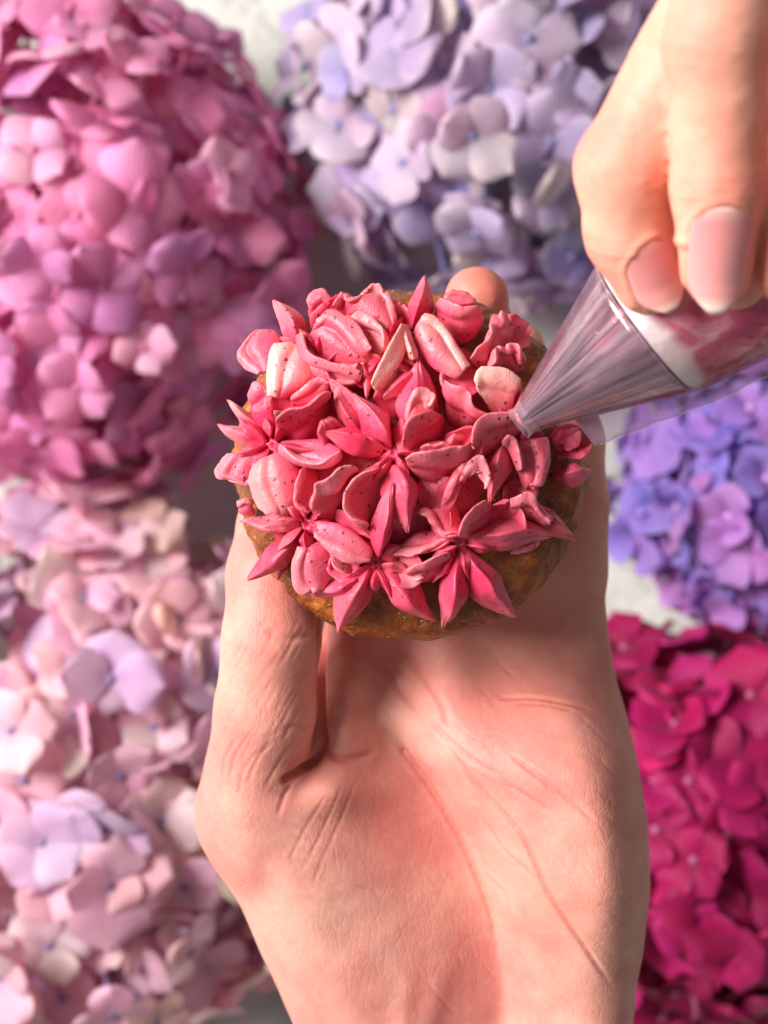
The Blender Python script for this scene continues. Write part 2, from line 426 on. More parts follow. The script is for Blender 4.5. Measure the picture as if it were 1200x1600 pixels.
LIFE = [(512, 1010), (545, 1062), (590, 1118), (640, 1182), (690, 1255), (730, 1330), (762, 1410), (783, 1490), (790, 1560), (792, 1640)]
def build_palm():
    ZC = 24.2
    px = lambda p, q: at(p, q, 24.6)[:2]
    sil = [(540, 790), (520, 900), (500, 1000), (460, 1090), (400, 1120), (370, 1150), (352, 1190), (343, 1228), (337, 1264), (335, 1302), (350, 1360),
           (374, 1420), (401, 1480), (428, 1540), (455, 1600), (487, 1690), (505, 1780), (505, 2250),
           (975, 2250), (975, 1780), (982, 1690), (992, 1600), (996, 1560), (1004, 1500), (1012, 1440), (1016, 1380), (1013, 1290),
           (1003, 1220), (991, 1160), (977, 1100), (963, 1040), (954, 980), (949, 920), (946, 870), (944, 790)]
    poly = np.array([px(*s) for s in sil])
    H = 0.095
    lo = np.array([-4.6, -19.0, 21.6]); hi = np.array([6.2, 6.2, 28.6])
    P, ax = grid_points(lo, hi, H)
    X, Y = np.meshgrid(ax[0], ax[1], indexing='ij')
    # reference pixel coordinates of the palm's own plane
    U = 600 + X * FPX / (CAMH - 25.0); V = 800 - Y * FPX / (CAMH - 25.0)
    e = poly_dist(X, Y, poly)
    life = spline(LIFE, 40)
    dl, par, side = line_dist(U, V, life)
    left = side > 0
    sl = np.where(left, dl, 0); sr = np.where(~left, dl, 0)
    top = np.full(U.shape, 24.95)
    q_ = np.clip(sl / (215 + 90 * sstep(1300, 1550, V)), 0, 1)
    th = 2.05 * (1 - (1 - q_) ** 2.2) ** .72 * sstep(1010, 1200, V) * (1 - 0.5 * sstep(1340, 1600, V))
    th += 0.32 * np.exp(-((U - 490) / 100) ** 2 - ((V - 1310) / 120) ** 2)
    th *= 1 - 0.35 * np.exp(-((U - 330) / 60) ** 2) * sstep(1300, 1150, V)
    hy = 1.15 * (1 - np.exp(-(sr / 150) ** 1.4)) * sstep(880, 1080, V) * (1 - 0.30 * sstep(1450, 1700, V))
    hy += 0.30 * np.exp(-((U - 900) / 110) ** 2 - ((V - 1330) / 170) ** 2)
    hy += 0.38 * np.exp(-((U - 860) / 75) ** 2 - ((V - 1085) / 60) ** 2)
    hy += 0.30 * np.exp(-((U - 700) / 45) ** 2 - ((V - 1040) / 80) ** 2)
    # fold of webbing beside the thumb and the small pad at its root
    th += 0.52 * np.exp(-((U - 545) / 55) ** 2 - ((V - 1138) / 45) ** 2)
    th += 0.48 * np.exp(-((U - 518) / 62) ** 2 - ((V - 1224) / 36) ** 2)
    th += 0.75 * np.exp(-((U - 530) / 34) ** 2 - ((V - 1075) / 55) ** 2)
    hy -= 0.35 * np.exp(-((U - 625) / 50) ** 2 - ((V - 1070) / 80) ** 2)
    # wrist tendons
    hy += 0.10 * np.exp(-((U - 690 + 0.25 * (V - 1500)) / 22) ** 2) * sstep(1450, 1600, V)
    hy += 0.10 * np.exp(-((U - 640 + 0.12 * (V - 1500)) / 18) ** 2) * sstep(1450, 1600, V)
    top = top + th + hy
    ht = np.maximum(top - ZC, 0.35)
    R = 1.55
    rim = np.maximum(0, 1 - e / R)
    hb = 1.35
    Z = P[..., 2]
    zz = np.where(Z > ZC, (Z - ZC) / ht[..., None], (ZC - Z) / hb)
    d = (np.sqrt(zz ** 2 + rim[..., None] ** 2) - 1) * 1.2
    # thumb
    T = [(at(398, 1264, 25.0), 1.08), (at(401, 1200, 25.5), 1.05), (at(414, 1112, 26.1), 1.01), (at(424, 1000, 26.5), 0.98), (at(428, 900, 26.3), 0.95), (at(436, 820, 25.6), 0.84), (at(446, 775, 25.3), 0.70)]
    dt = chain(P, T, 0.2)
    kk = 0.10 + 0.8 * sstep(1165, 1290, V) + 0.55 * sstep(440, 360, U) * sstep(1060, 1200, V)
    d = smin(d, dt, np.minimum(kk, 1.2)[..., None])
    # four fingers under the cake
    F = [
        [((640, 900), 24.2, .92), ((628, 770), 23.9, .86), ((640, 650), 24.3, .78), ((655, 560), 24.9, .66)],
        [((735, 890), 24.1, .95), ((735, 740), 23.7, .88), ((742, 590), 24.3, .80), ((745, 466), 25.4, .67)],
        [((825, 890), 24.1, .92), ((826, 750), 23.8, .85), ((815, 620), 24.4, .76), ((805, 548), 25.0, .64)],
        [((888, 890), 24.2, .80), ((894, 780), 24.2, .76), ((894, 690), 24.6, .68), ((880, 610), 25.1, .58)]]
    for f in F:
        df = chain(P, [(at(p[0], p[1], z), r) for p, z, r in f], 0.2)
        d = smin(d, df, 0.3)
    v, q = surface_nets(d, lo, H)
    v = relax(v, q, 3, 0.5)
    me = subdivided(mesh_from('hand', v, q, M_skin), 1)
    c = coords(me) / CM; n = normals(me)
    PX = 600 + c[:, 0] / (CAMH - c[:, 2]) * FPX; PY = 800 - c[:, 1] / (CAMH - c[:, 2]) * FPX
    face = sstep(0.05, 0.45, n[:, 2])
    disp = np.zeros(len(c)); flush = np.zeros(len(c))
    def crease(pts, depth, w, bulge=0.25, red=0.5, n_=24):
        nonlocal disp, flush
        depth *= 1.25; w *= .85
        p = spline(pts, n_)
        x0, y0 = p.min(0) - 6 * w; x1, y1 = p.max(0) + 6 * w
        m = np.where((PX > x0) & (PX < x1) & (PY > y0) & (PY < y1) & (n[:, 2] > 0.0))[0]
        if not len(m): return
        dd, t, _ = line_dist(PX[m], PY[m], p)
        tp = sstep(0, 0.18, t) * sstep(1, 0.82, t) if bulge >= 0 else 1
        g = np.exp(-(dd / w) ** 2); b = np.exp(-(dd / (3.2 * w)) ** 2)
        disp[m] += tp * face[m] * depth * (-g + abs(bulge) * (b - g))
        flush[m] += tp * red * np.exp(-(dd / (1.3 * w)) ** 2)
    crease([(600, 1136), (640, 1186), (690, 1258), (730, 1332), (762, 1412), (784, 1492)], .045, 5, .3, .7, 50)
    crease([(684, 1145), (749, 1232), (815, 1307), (859, 1399), (911, 1477), (964, 1552)], .055, 4.2, .35, .6, 40)
    crease([(668, 1120), (690, 1146), (740, 1188), (785, 1215)], .03, 4, .3, .4)
    crease([(793, 1176), (840, 1212), (885, 1246), (937, 1289)], .04, 4, .3, .5)
    crease([(785, 1222), (826, 1246), (866, 1272)], .025, 4, .3, .4)
    crease([(770, 1091), (820, 1090), (870, 1096), (935, 1110)], .03, 4, .3, .4)
    crease([(800, 1099), (850, 1101), (905, 1112)], .02, 3, .3, .3)
    crease([(625, 1008), (655, 1050), (690, 1100), (700, 1140)], .03, 6, .3, .3)
    crease([(580, 1010), (620, 1070), (660, 1120)], .03, 7, .3, .2)
    crease([(750, 1275), (790, 1330), (845, 1380)], .02, 4, .3, .3)
    crease([(762, 1370), (790, 1400), (800, 1440)], .015, 3, .3, .3)
    # root of the thumb
    crease([(502, 960), (502, 1060), (503, 1130), (506, 1160), (496, 1184), (474, 1200), (446, 1218)], .17, 6, -.15, .9, 40)
    crease([(506, 1168), (524, 1184), (552, 1186), (592, 1172)], .06, 7, .3, .4)
    crease([(474, 1200), (448, 1236), (432, 1280)], .02, 4, .3, .4)
    crease([(505, 1136), (470, 1134), (440, 1140)], .02, 5, .3, .3)
    for i, (a, b, c_) in enumerate([((430, 1150), (400, 1190), (385, 1230)), ((455, 1160), (430, 1200), (412, 1235)), ((395, 1140), (368, 1180), (358, 1225)),
                                   ((480, 1165), (455, 1195), (446, 1222)), ((410, 1165), (380, 1205), (372, 1250)), ((372, 1150), (350, 1190), (346, 1235))]):
        crease([a, b, c_], .014, 3, .3, .35, 12)
    crease([(410, 985), (450, 998), (495, 990)], .025, 7, .3, .2)
    # long fine lines on the ball of the thumb, crossed by short ones
    crease([(538, 1218), (512, 1280), (482, 1342), (470, 1365)], .012, 2.6, .2, .35)
    crease([(560, 1212), (530, 1285), (505, 1340), (486, 1390)], .012, 2.6, .2, .35)
    crease([(515, 1235), (480, 1290), (448, 1352)], .012, 2.6, .2, .3)
    rs = random.Random(4)
    for i in range(26):
        x, y = 420 + rs.random() * 150, 1225 + rs.random() * 190
        l = 20 + 40 * rs.random()
        crease([(x, y), (x + l * .5, y + 4 + 6 * rs.random()), (x + l, y + 10 + 8 * rs.random())], .009, 2.4, .1, .1, 6)
    for i in range(30):
        x, y = 350 + rs.random() * 130, 960 + rs.random() * 200
        l = 25 + 30 * rs.random()
        crease([(x, y), (x - l * .35, y + l * .6), (x - l * .6, y + l * 1.1)], .008, 2.4, .1, .08, 6)
    for i in range(40):
        x, y = 640 + rs.random() * 320, 1020 + rs.random() * 520
        l = 25 + 60 * rs.random()
        crease([(x, y), (x + l * .5, y + l * (.4 + .2 * rs.random())), (x + l * .9, y + l * (.7 + .4 * rs.random()))], .007, 2.6, .1, .08, 6)
    disp += 0.018 * vnoise(c * 1.6, 3) + 0.005 * vnoise(c * 4.0, 5)
    c2 = c + n * disp[:, None]
    me.vertices.foreach_set('co', (c2 * CM).ravel()); me.update()
    # blood under the skin: pads and finger roots are redder than the rest
    pink = 0.55 * np.exp(-((PX - 850) / 150) ** 2 - ((PY - 1030) / 90) ** 2) + 0.35 * np.exp(-((PX - 880) / 140) ** 2 - ((PY - 1330) / 200) ** 2)
    pink += 0.30 * np.exp(-((PX - 540) / 60) ** 2 - ((PY - 1180) / 60) ** 2) + 1.2 * np.exp(-((PX - 745) / 80) ** 2 - ((PY - 460) / 80) ** 2)
    pink += 0.35 * np.exp(-((PX - 450) / 60) ** 2 - ((PY - 930) / 60) ** 2)
    cool = .8 * np.exp(-((PX - 480) / 90) ** 2 - ((PY - 1400) / 90) ** 2) + .8 * np.exp(-((PX - 600 - .2 * (PY - 1500)) / 16) ** 2) * sstep(1380, 1480, PY)
    cool += .7 * np.exp(-((PX - 690 + .25 * (PY - 1500)) / 12) ** 2) * sstep(1400, 1500, PY)
    a = me.attributes.new('cool', 'FLOAT', 'POINT'); a.data.foreach_set('value', np.clip(cool * (.7 + .5 * vnoise(c * 1.3, 17)), 0, 1).astype(np.float32))
    flush_attr(me, 0.75 * flush + pink)
    me.polygons.foreach_set('use_smooth', [True] * len(me.polygons))
    o = obj('hand', me)
    o['label'] = 'open palm-up hand that carries the frosted cupcake'; o['category'] = 'hand'
    return o
build_palm()

# ------------------------------------------------------------------ the hand that squeezes the piping bag
def build_grip():
    FG = [
        [((1165, -60), 34.2, .90), ((976, 262), 33.5, .78), ((984, 368), 32.9, .70), ((1012, 440), 32.6, .56)],
        [((1165, -160), 36.0, .90), ((1120, 70), 35.3, .76), ((1124, 290), 34.5, .72), ((1118, 424), 33.9, .56)],
        [((1290, -160), 35.9, .92), ((1250, 70), 35.2, .76), ((1252, 290), 34.4, .70), ((1240, 424), 33.8, .56)],
        [((1410, -120), 35.2, .82), ((1385, 80), 34.6, .68), ((1375, 250), 33.6, .60), ((1340, 370), 32.7, .48)]]
    H = 0.10
    lo = np.array([2.6, 2.6, 26.8]); hi = np.array([11.0, 17.0, 38.2])
    P, ax = grid_points(lo, hi, H)
    d = None
    for f in FG:
        df = chain(P, [(at(p[0], p[1], z), r) for p, z, r in f], 0.18)
        d = df if d is None else smin(d, df, 0.05)
    for p in ([((974, 380), 32.7, .5), ((1040, 446), 31.9, .48)], [((1124, 300), 34.2, .55), ((1146, 432), 33.1, .55)], [((1252, 300), 34.2, .55), ((1270, 432), 33.0, .55)]):
        d = smin(d, chain(P, [(at(q[0], q[1], z), r) for q, z, r in p], .1), .15)     # fleshy finger pads pressed on the bag
    # back of the hand beyond the frame and the thumb under the bag
    back = chain(P, [(at(1240, -170, 35.4), 1.2), (at(1330, -330, 34.6), 1.7), (at(1420, -520, 33.8), 1.6)], 0.4)
    back2 = chain(P, [(at(1390, -120, 34.9), 1.0), (at(1440, -330, 34.2), 1.5), (at(1450, -520, 33.6), 1.5)], 0.4)
    d = smin(d, smin(back, back2, 0.6), 0.5)
    th = chain(P, [(at(1430, -230, 33.0), 1.3), (at(1420, 120, 30.4), .95), (at(1310, 350, 29.2), .85), (at(1210, 450, 28.9), .68)], 0.3)
    d = smin(d, th, 0.4)
    v, q = surface_nets(d, lo, H)
    v = relax(v, q, 2, 0.5)
    me = subdivided(mesh_from('hand', v, q, M_skin2), 1)
    c = coords(me) / CM; n = normals(me)
    disp = 0.02 * vnoise(c * 1.5, 8) + 0.006 * vnoise(c * 5, 9)
    fl = np.zeros(len(c))
    for f in FG:
        for j in (1, 2):     # knuckle wrinkles
            J = at(*f[j][0], f[j][1]); A = at(*f[j - 1][0], f[j - 1][1]); a = (J - A) / np.linalg.norm(J - A)
            s = (c - J) @ a; r = np.linalg.norm(c - J, axis=1)
            m = (r < 1.1) & (n[:, 2] > 0)
            for off in (-.17, -.06, .11, .2):
                disp -= np.where(m, .010 * np.exp(-((s - off) / .035) ** 2), 0)
            fl += np.where(m, .18 * np.exp(-(s / .35) ** 2), 0)
        T = at(*f[3][0], f[3][1]); fl += .35 * np.exp(-(np.linalg.norm(c - T, axis=1) / .8) ** 2)
    NAILS = [(at(984, 368, 32.9), at(1012, 440, 32.6), .70, .57, .02, 1.26, .45, (.06, .1, 1)),
             (at(1124, 290, 34.5), at(1114, 424, 33.9), .71, .56, .12, 1.82, .48, (-.06, .2, 1)),
             (at(1252, 290, 34.4), at(1240, 424, 33.8), .70, .56, .12, 1.82, .48, (-.06, .2, 1))]
    for A, B, r0, r1, s0, s1, half, up in NAILS:
        a = B - A; L = np.linalg.norm(a); a = a / L
        up = np.array(up, float); nr = up - a * (up @ a); nr /= np.linalg.norm(nr); b_ = np.cross(a, nr)
        q = c - A; s_ = q @ a; w_ = q @ b_; h_ = q @ nr
        u_ = (s_ - s0) / (s1 - s0)
        m = (h_ > 0) & (u_ > -.25) & (u_ < 1.0) & (np.abs(w_) < half * 1.5)
        uu = np.clip(u_, 0, 1)
        wid = half * np.where(uu < .28, np.sqrt(np.maximum(0, 1 - (1 - np.minimum(uu / .28, 1)) ** 2)), 1 - .04 * uu) * np.sin(half / .6) / (half / .6)
        dist = np.where(u_ < .1, np.hypot(np.abs(w_) * .8, (u_ - .16) * (s1 - s0)) - (.16 * (s1 - s0)), np.abs(w_) - wid)   # <0 inside the nail
        fade = sstep(.98, .7, u_)
        disp += np.where(m, fade * (-.03 * sstep(.02, -.05, dist) + .035 * np.exp(-((dist - .06) / .06) ** 2)), 0)
        fl += np.where(m, fade * .25 * np.exp(-((dist - .02) / .05) ** 2), 0)
    me.vertices.foreach_set('co', ((c + n * disp[:, None]) * CM).ravel()); me.update()
    flush_attr(me, fl)
    me.polygons.foreach_set('use_smooth', [True] * len(me.polygons))
    o = obj('hand', me)
    o['label'] = 'hand with bent fingers and long pink nails squeezing the piping bag'; o['category'] = 'hand'
    # nails
    def nail(dip, tip, r0, r1, s0, s1, half, up, tilt=0.0):
        A = np.array(dip); B = np.array(tip); a = B - A; L = np.linalg.norm(a); a /= L
        up = np.array(up, float); nrm = up - a * (up @ a); nrm /= np.linalg.norm(nrm); b = np.cross(a, nrm)
        nu, nv = 22, 15; V = []; UV = []
        for i in range(nu):
            u = i / (nu - 1); s = s0 + (s1 - s0) * u
            wid = half * max(.22, (1 - (1 - min(u / .28, 1)) ** 2) ** .5) if u < .28 else half * (1 - .04 * u)
            if u > .68: wid *= 1 - .86 * ((u - .68) / .32) ** 1.8
            rr = r0 + (r1 - r0) * min(1, s / L)
            for j in range(nv):
                w = (j / (nv - 1) * 2 - 1) * wid
                th = w / rr
                lift = .010 * (1 - (w / max(wid, 1e-6)) ** 4) + tilt * u * u
                p = A + a * s + nrm * (math.cos(th) * (rr + lift)) + b * math.sin(th) * (rr + .01)
                V.append(p); UV.append((u, j / (nv - 1)))
        Fc = [(i * nv + j, (i + 1) * nv + j, (i + 1) * nv + j + 1, i * nv + j + 1) for i in range(nu - 1) for j in range(nv - 1)]
        m = mesh_from('nail', V, Fc, M_nail)
        ul = m.uv_layers.new(name='UVMap')
        for lp in m.loops: ul.data[lp.index].uv = UV[lp.vertex_index]
        no = obj('nail', m, o)
        sd = no.modifiers.new('thick', 'SOLIDIFY'); sd.thickness = 0.0004; sd.offset = -1
    for N in NAILS: nail(*N)
    return o
build_grip()

# ------------------------------------------------------------------ the piping bag
def build_bag():
    T = at(820, 655, 29.95); Q = at(1015, 508, 30.75)
    a = Q - T; a[2] = 0; hl = np.linalg.norm(a); a = a / hl
    el = math.radians(17); a = np.array([a[0] * math.cos(el), a[1] * math.cos(el), math.sin(el)])
    side = np.cross(np.array([0, 0, 1.0]), a); side /= np.linalg.norm(side)
    up = np.cross(a, side)
    Lr = hl / math.cos(el)
    root = thing('piping_bag', 'clear plastic piping bag filled with pink frosting, gripped by the upper hand', 'piping bag', tuple(T * CM))
    def prof(s):      # radius of the film at distance s from the tip
        return 0.28 + (1.44 - 0.28) * min(s / Lr, 1.0) + (0.17 * (s - Lr) if s > Lr else 0)
    def revolve(name, ss, rf, mat, nseg=72, closed=False, wob=0.0, seed=1):
        V = []; UV = []
        for i, s in enumerate(ss):
            for j in range(nseg + 1):
                th = 2 * math.pi * j / nseg
                r = rf(s, th)
                V.append(a * s + side * (math.cos(th) * r) + up * (math.sin(th) * r)); UV.append((s / 8.0, j / nseg))
        V = np.array(V)
        if wob: V = V + wob * vnoise(V * 2.2, seed)[:, None] * up
        n1 = nseg + 1
        Fc = [(i * n1 + j, i * n1 + j + 1, (i + 1) * n1 + j + 1, (i + 1) * n1 + j) for i in range(len(ss) - 1) for j in range(nseg)]
        m = mesh_from(name, V, Fc, mat)
        ul = m.uv_layers.new(name='UVMap')
        for lp in m.loops: ul.data[lp.index].uv = UV[lp.vertex_index]
        return obj(name, m, root)
    S = np.concatenate([np.linspace(0, Lr, 26), np.linspace(Lr, Lr + 7, 24)[1:]])
    film = film_material('clear_film', 0.06, srgb(214, 170, 186), 0.22)
    revolve('film_cone', S, lambda s, th: prof(s) * (1 + .012 * math.sin(3 * th + s)) + (.012 * math.sin(9 * th + 2 * s) + .03 * math.sin(14 * th + 5 * math.sin(1.3 * s)) * max(0, min(1, (s - Lr) * 2))) * min(1, s / 2), film, wob=.03)
    clear = film_material('clear_rim', 0.22, srgb(240, 225, 232), 0.0)
    k = NT('steel_nozzle')
    uv = k.n('ShaderNodeUVMap').outputs[0]
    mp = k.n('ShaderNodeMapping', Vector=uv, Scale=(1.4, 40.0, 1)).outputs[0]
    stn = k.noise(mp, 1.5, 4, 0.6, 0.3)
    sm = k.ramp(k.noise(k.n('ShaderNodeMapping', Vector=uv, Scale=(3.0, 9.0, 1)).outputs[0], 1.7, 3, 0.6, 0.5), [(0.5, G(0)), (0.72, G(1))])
    mc = k.ramp(stn, [(0.34, srgb(112, 82, 90)), (0.50, srgb(190, 166, 176)), (0.66, srgb(236, 220, 226))])  # dark and bright streaks: reflections painted into the metal's colour
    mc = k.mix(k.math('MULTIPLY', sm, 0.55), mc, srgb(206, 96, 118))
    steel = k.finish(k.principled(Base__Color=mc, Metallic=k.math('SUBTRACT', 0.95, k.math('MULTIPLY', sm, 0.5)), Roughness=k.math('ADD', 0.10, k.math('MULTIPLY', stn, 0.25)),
                                  Normal=k.bump(stn, 0.12, 0.001)).outputs[0])
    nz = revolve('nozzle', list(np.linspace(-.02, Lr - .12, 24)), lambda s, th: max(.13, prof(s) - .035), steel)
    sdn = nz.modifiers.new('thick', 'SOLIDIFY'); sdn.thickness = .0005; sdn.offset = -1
    # cut tip of the bag: a small ragged lip
    revolve('tip_lip', [-.14, -.06, 0.0, .08, .16], lambda s, th: .275 + .4 * max(s, 0) + .03 * math.sin(3 * th) + (.03 if s < -.1 else 0), clear, 40)
    # the frosting inside, with a pale rim where it meets the film
    k = NT('bag_frosting')
    uv = k.n('ShaderNodeUVMap').outputs[0]; co = k.n('ShaderNodeTexCoord').outputs['Object']
    sx = k.n('ShaderNodeSeparateXYZ', Vector=uv).outputs
    n = k.noise(co, 130, 4, 0.6, 1.2)
    col = k.ramp(n, [(0.36, srgb(200, 72, 108)), (0.52, srgb(228, 110, 138)), (0.66, srgb(240, 168, 176))])
    wh = k.math('ADD', sx[0], k.math('MULTIPLY', k.math('SUBTRACT', k.noise(co, 55, 3), 0.5), 0.10))
    edge0 = (Lr + .02) / 8.0
    col = k.mix(k.ramp(wh, [(edge0 + .014, G(1)), (edge0 + .036, G(0))]), col, srgb(246, 232, 224))
    st = k.ramp(k.noise(co, 40, 3, .6, 2.0), [(0.60, G(0)), (0.66, G(1))])
    col = k.mix(k.math('MULTIPLY', st, 0.7), col, srgb(244, 224, 212))
    p = k.principled(Base__Color=col, Roughness=0.4, Subsurface__Weight=0.3, Subsurface__Radius=(1, .35, .35), Subsurface__Scale=.003,
                     Normal=k.bump(n, .4, .001))
    fm = k.finish(p.outputs[0])
    def rin(s, th):
        r = prof(s) - .05
        return r
    ss = list(np.linspace(Lr - .10, Lr + 6.9, 40))
    fill = revolve('frosting_filling', [Lr + 0.25, Lr + .10, Lr + .0, Lr - .06, Lr - .08, Lr - .04] + list(np.linspace(Lr + .02, Lr + 6.9, 40)),
            lambda s, th: 0.001, fm)
    # rebuild radii: the front face of the filling is dished
    me = fill.data; c = coords(me) / CM; n1 = 73
    rad = [0.001, .38, .77, 1.10, 1.28, 1.345]
    sv = [Lr + .45, Lr + .38, Lr + .22, Lr + .04, Lr - .08, Lr - .06] + list(np.linspace(Lr + .02, Lr + 6.9, 40))
    for i, s in enumerate(sv):
        r = rad[i] if i < 6 else prof(s) - .045
        for j in range(n1):
            th = 2 * math.pi * j / 72
            c[i * n1 + j] = a * s + side * math.cos(th) * r + up * math.sin(th) * r
    me.vertices.foreach_set('co', (c * CM).ravel()); me.update()
    # frosting smeared down the middle of the cone to the opening
    smear = revolve('frosting_core', list(np.linspace(-.1, 1.0, 20)), lambda s, th: max(.004, .13 * (1 - max(0, s) ** 2) + .02 * math.sin(2 * th + 3 * s)), M_frost, 48, wob=.06)
    # welded flat seam along the lower side
    down = -side if side[1] > 0 else side
    dv = down * .96 - up * .28
    V = []; UV = []
    nS = 44
    for i in range(nS):
        s = .68 + (Lr + 6.3) * i / (nS - 1)
        w = max(.25, 1.12 + .30 * (s - .68) - prof(s)) + .02 + (.05 if s < Lr + .45 else -.03)
        w += .015 * math.sin(i * 2.1)
        r = prof(s) - .02
        for j, t in enumerate((0, .12, .5, .88, 1.0)):
            V.append(a * s + dv * (r + w * t) + up * (.02 * math.sin(s * 1.7) * t + .025 * (1 if j in (1, 3) else 0))); UV.append((i / nS, t))
    Fc = [(i * 5 + j, (i + 1) * 5 + j, (i + 1) * 5 + j + 1, i * 5 + j + 1) for i in range(nS - 1) for j in range(4)]
    m = mesh_from('seam_strip', V, Fc, film_material('seam_film', 0.30, srgb(214, 178, 206), 0.0))
    ul = m.uv_layers.new(name='UVMap')
    for lp in m.loops: ul.data[lp.index].uv = UV[lp.vertex_index]
    so = obj('seam_strip', m, root)
    sd = so.modifiers.new('thick', 'SOLIDIFY'); sd.thickness = .0006
    return root
build_bag()

# ------------------------------------------------------------------ the cupcake
CX, CY = at(643, 727, 28.2)[:2]
def dome(x, y):
    r2 = (x - CX) ** 2 + (y - CY) ** 2
    return 29.0 - 0.075 * r2
cup = thing('cupcake', 'golden cupcake covered with piped pink berry frosting flowers, resting on the open palm', 'cupcake', (CX * CM, CY * CM, 25.5 * CM))
O = np.array([CX, CY, 25.5])
def build_cake():
    prof = spline([(0.0, 29.0), (1.2, 28.9), (2.2, 28.66), (2.95, 28.32), (3.32, 27.9), (3.42, 27.5), (3.28, 27.05), (3.02, 26.5), (2.75, 25.9), (2.55, 25.55), (2.2, 25.5), (0.0, 25.5)], 120)
    ns = 300; V = []
    for r, z in prof:
        for j in range(ns):
            th = 2 * math.pi * j / ns
            V.append((CX + max(r, .001) * math.cos(th), CY + max(r, .001) * math.sin(th), z))
    V = np.array(V)
    d = np.stack([V[:, 0] - CX, V[:, 1] - CY, (V[:, 2] - 26.5) * .8], 1); d /= np.linalg.norm(d, axis=1)[:, None]
    amp = .06 * vnoise(V * 1.3, 2) + .05 * vnoise(V * 3.5, 4) + .035 * vnoise(V * 7, 6) + .018 * vnoise(V * 13, 7)
    V = V + d * amp[:, None]
    Fc = [(i * ns + j, (i + 1) * ns + j, (i + 1) * ns + (j + 1) % ns, i * ns + (j + 1) % ns) for i in range(len(prof) - 1) for j in range(ns)]
    obj('cake', mesh_from('cake', V - O, Fc, M_cake), cup)
build_cake()

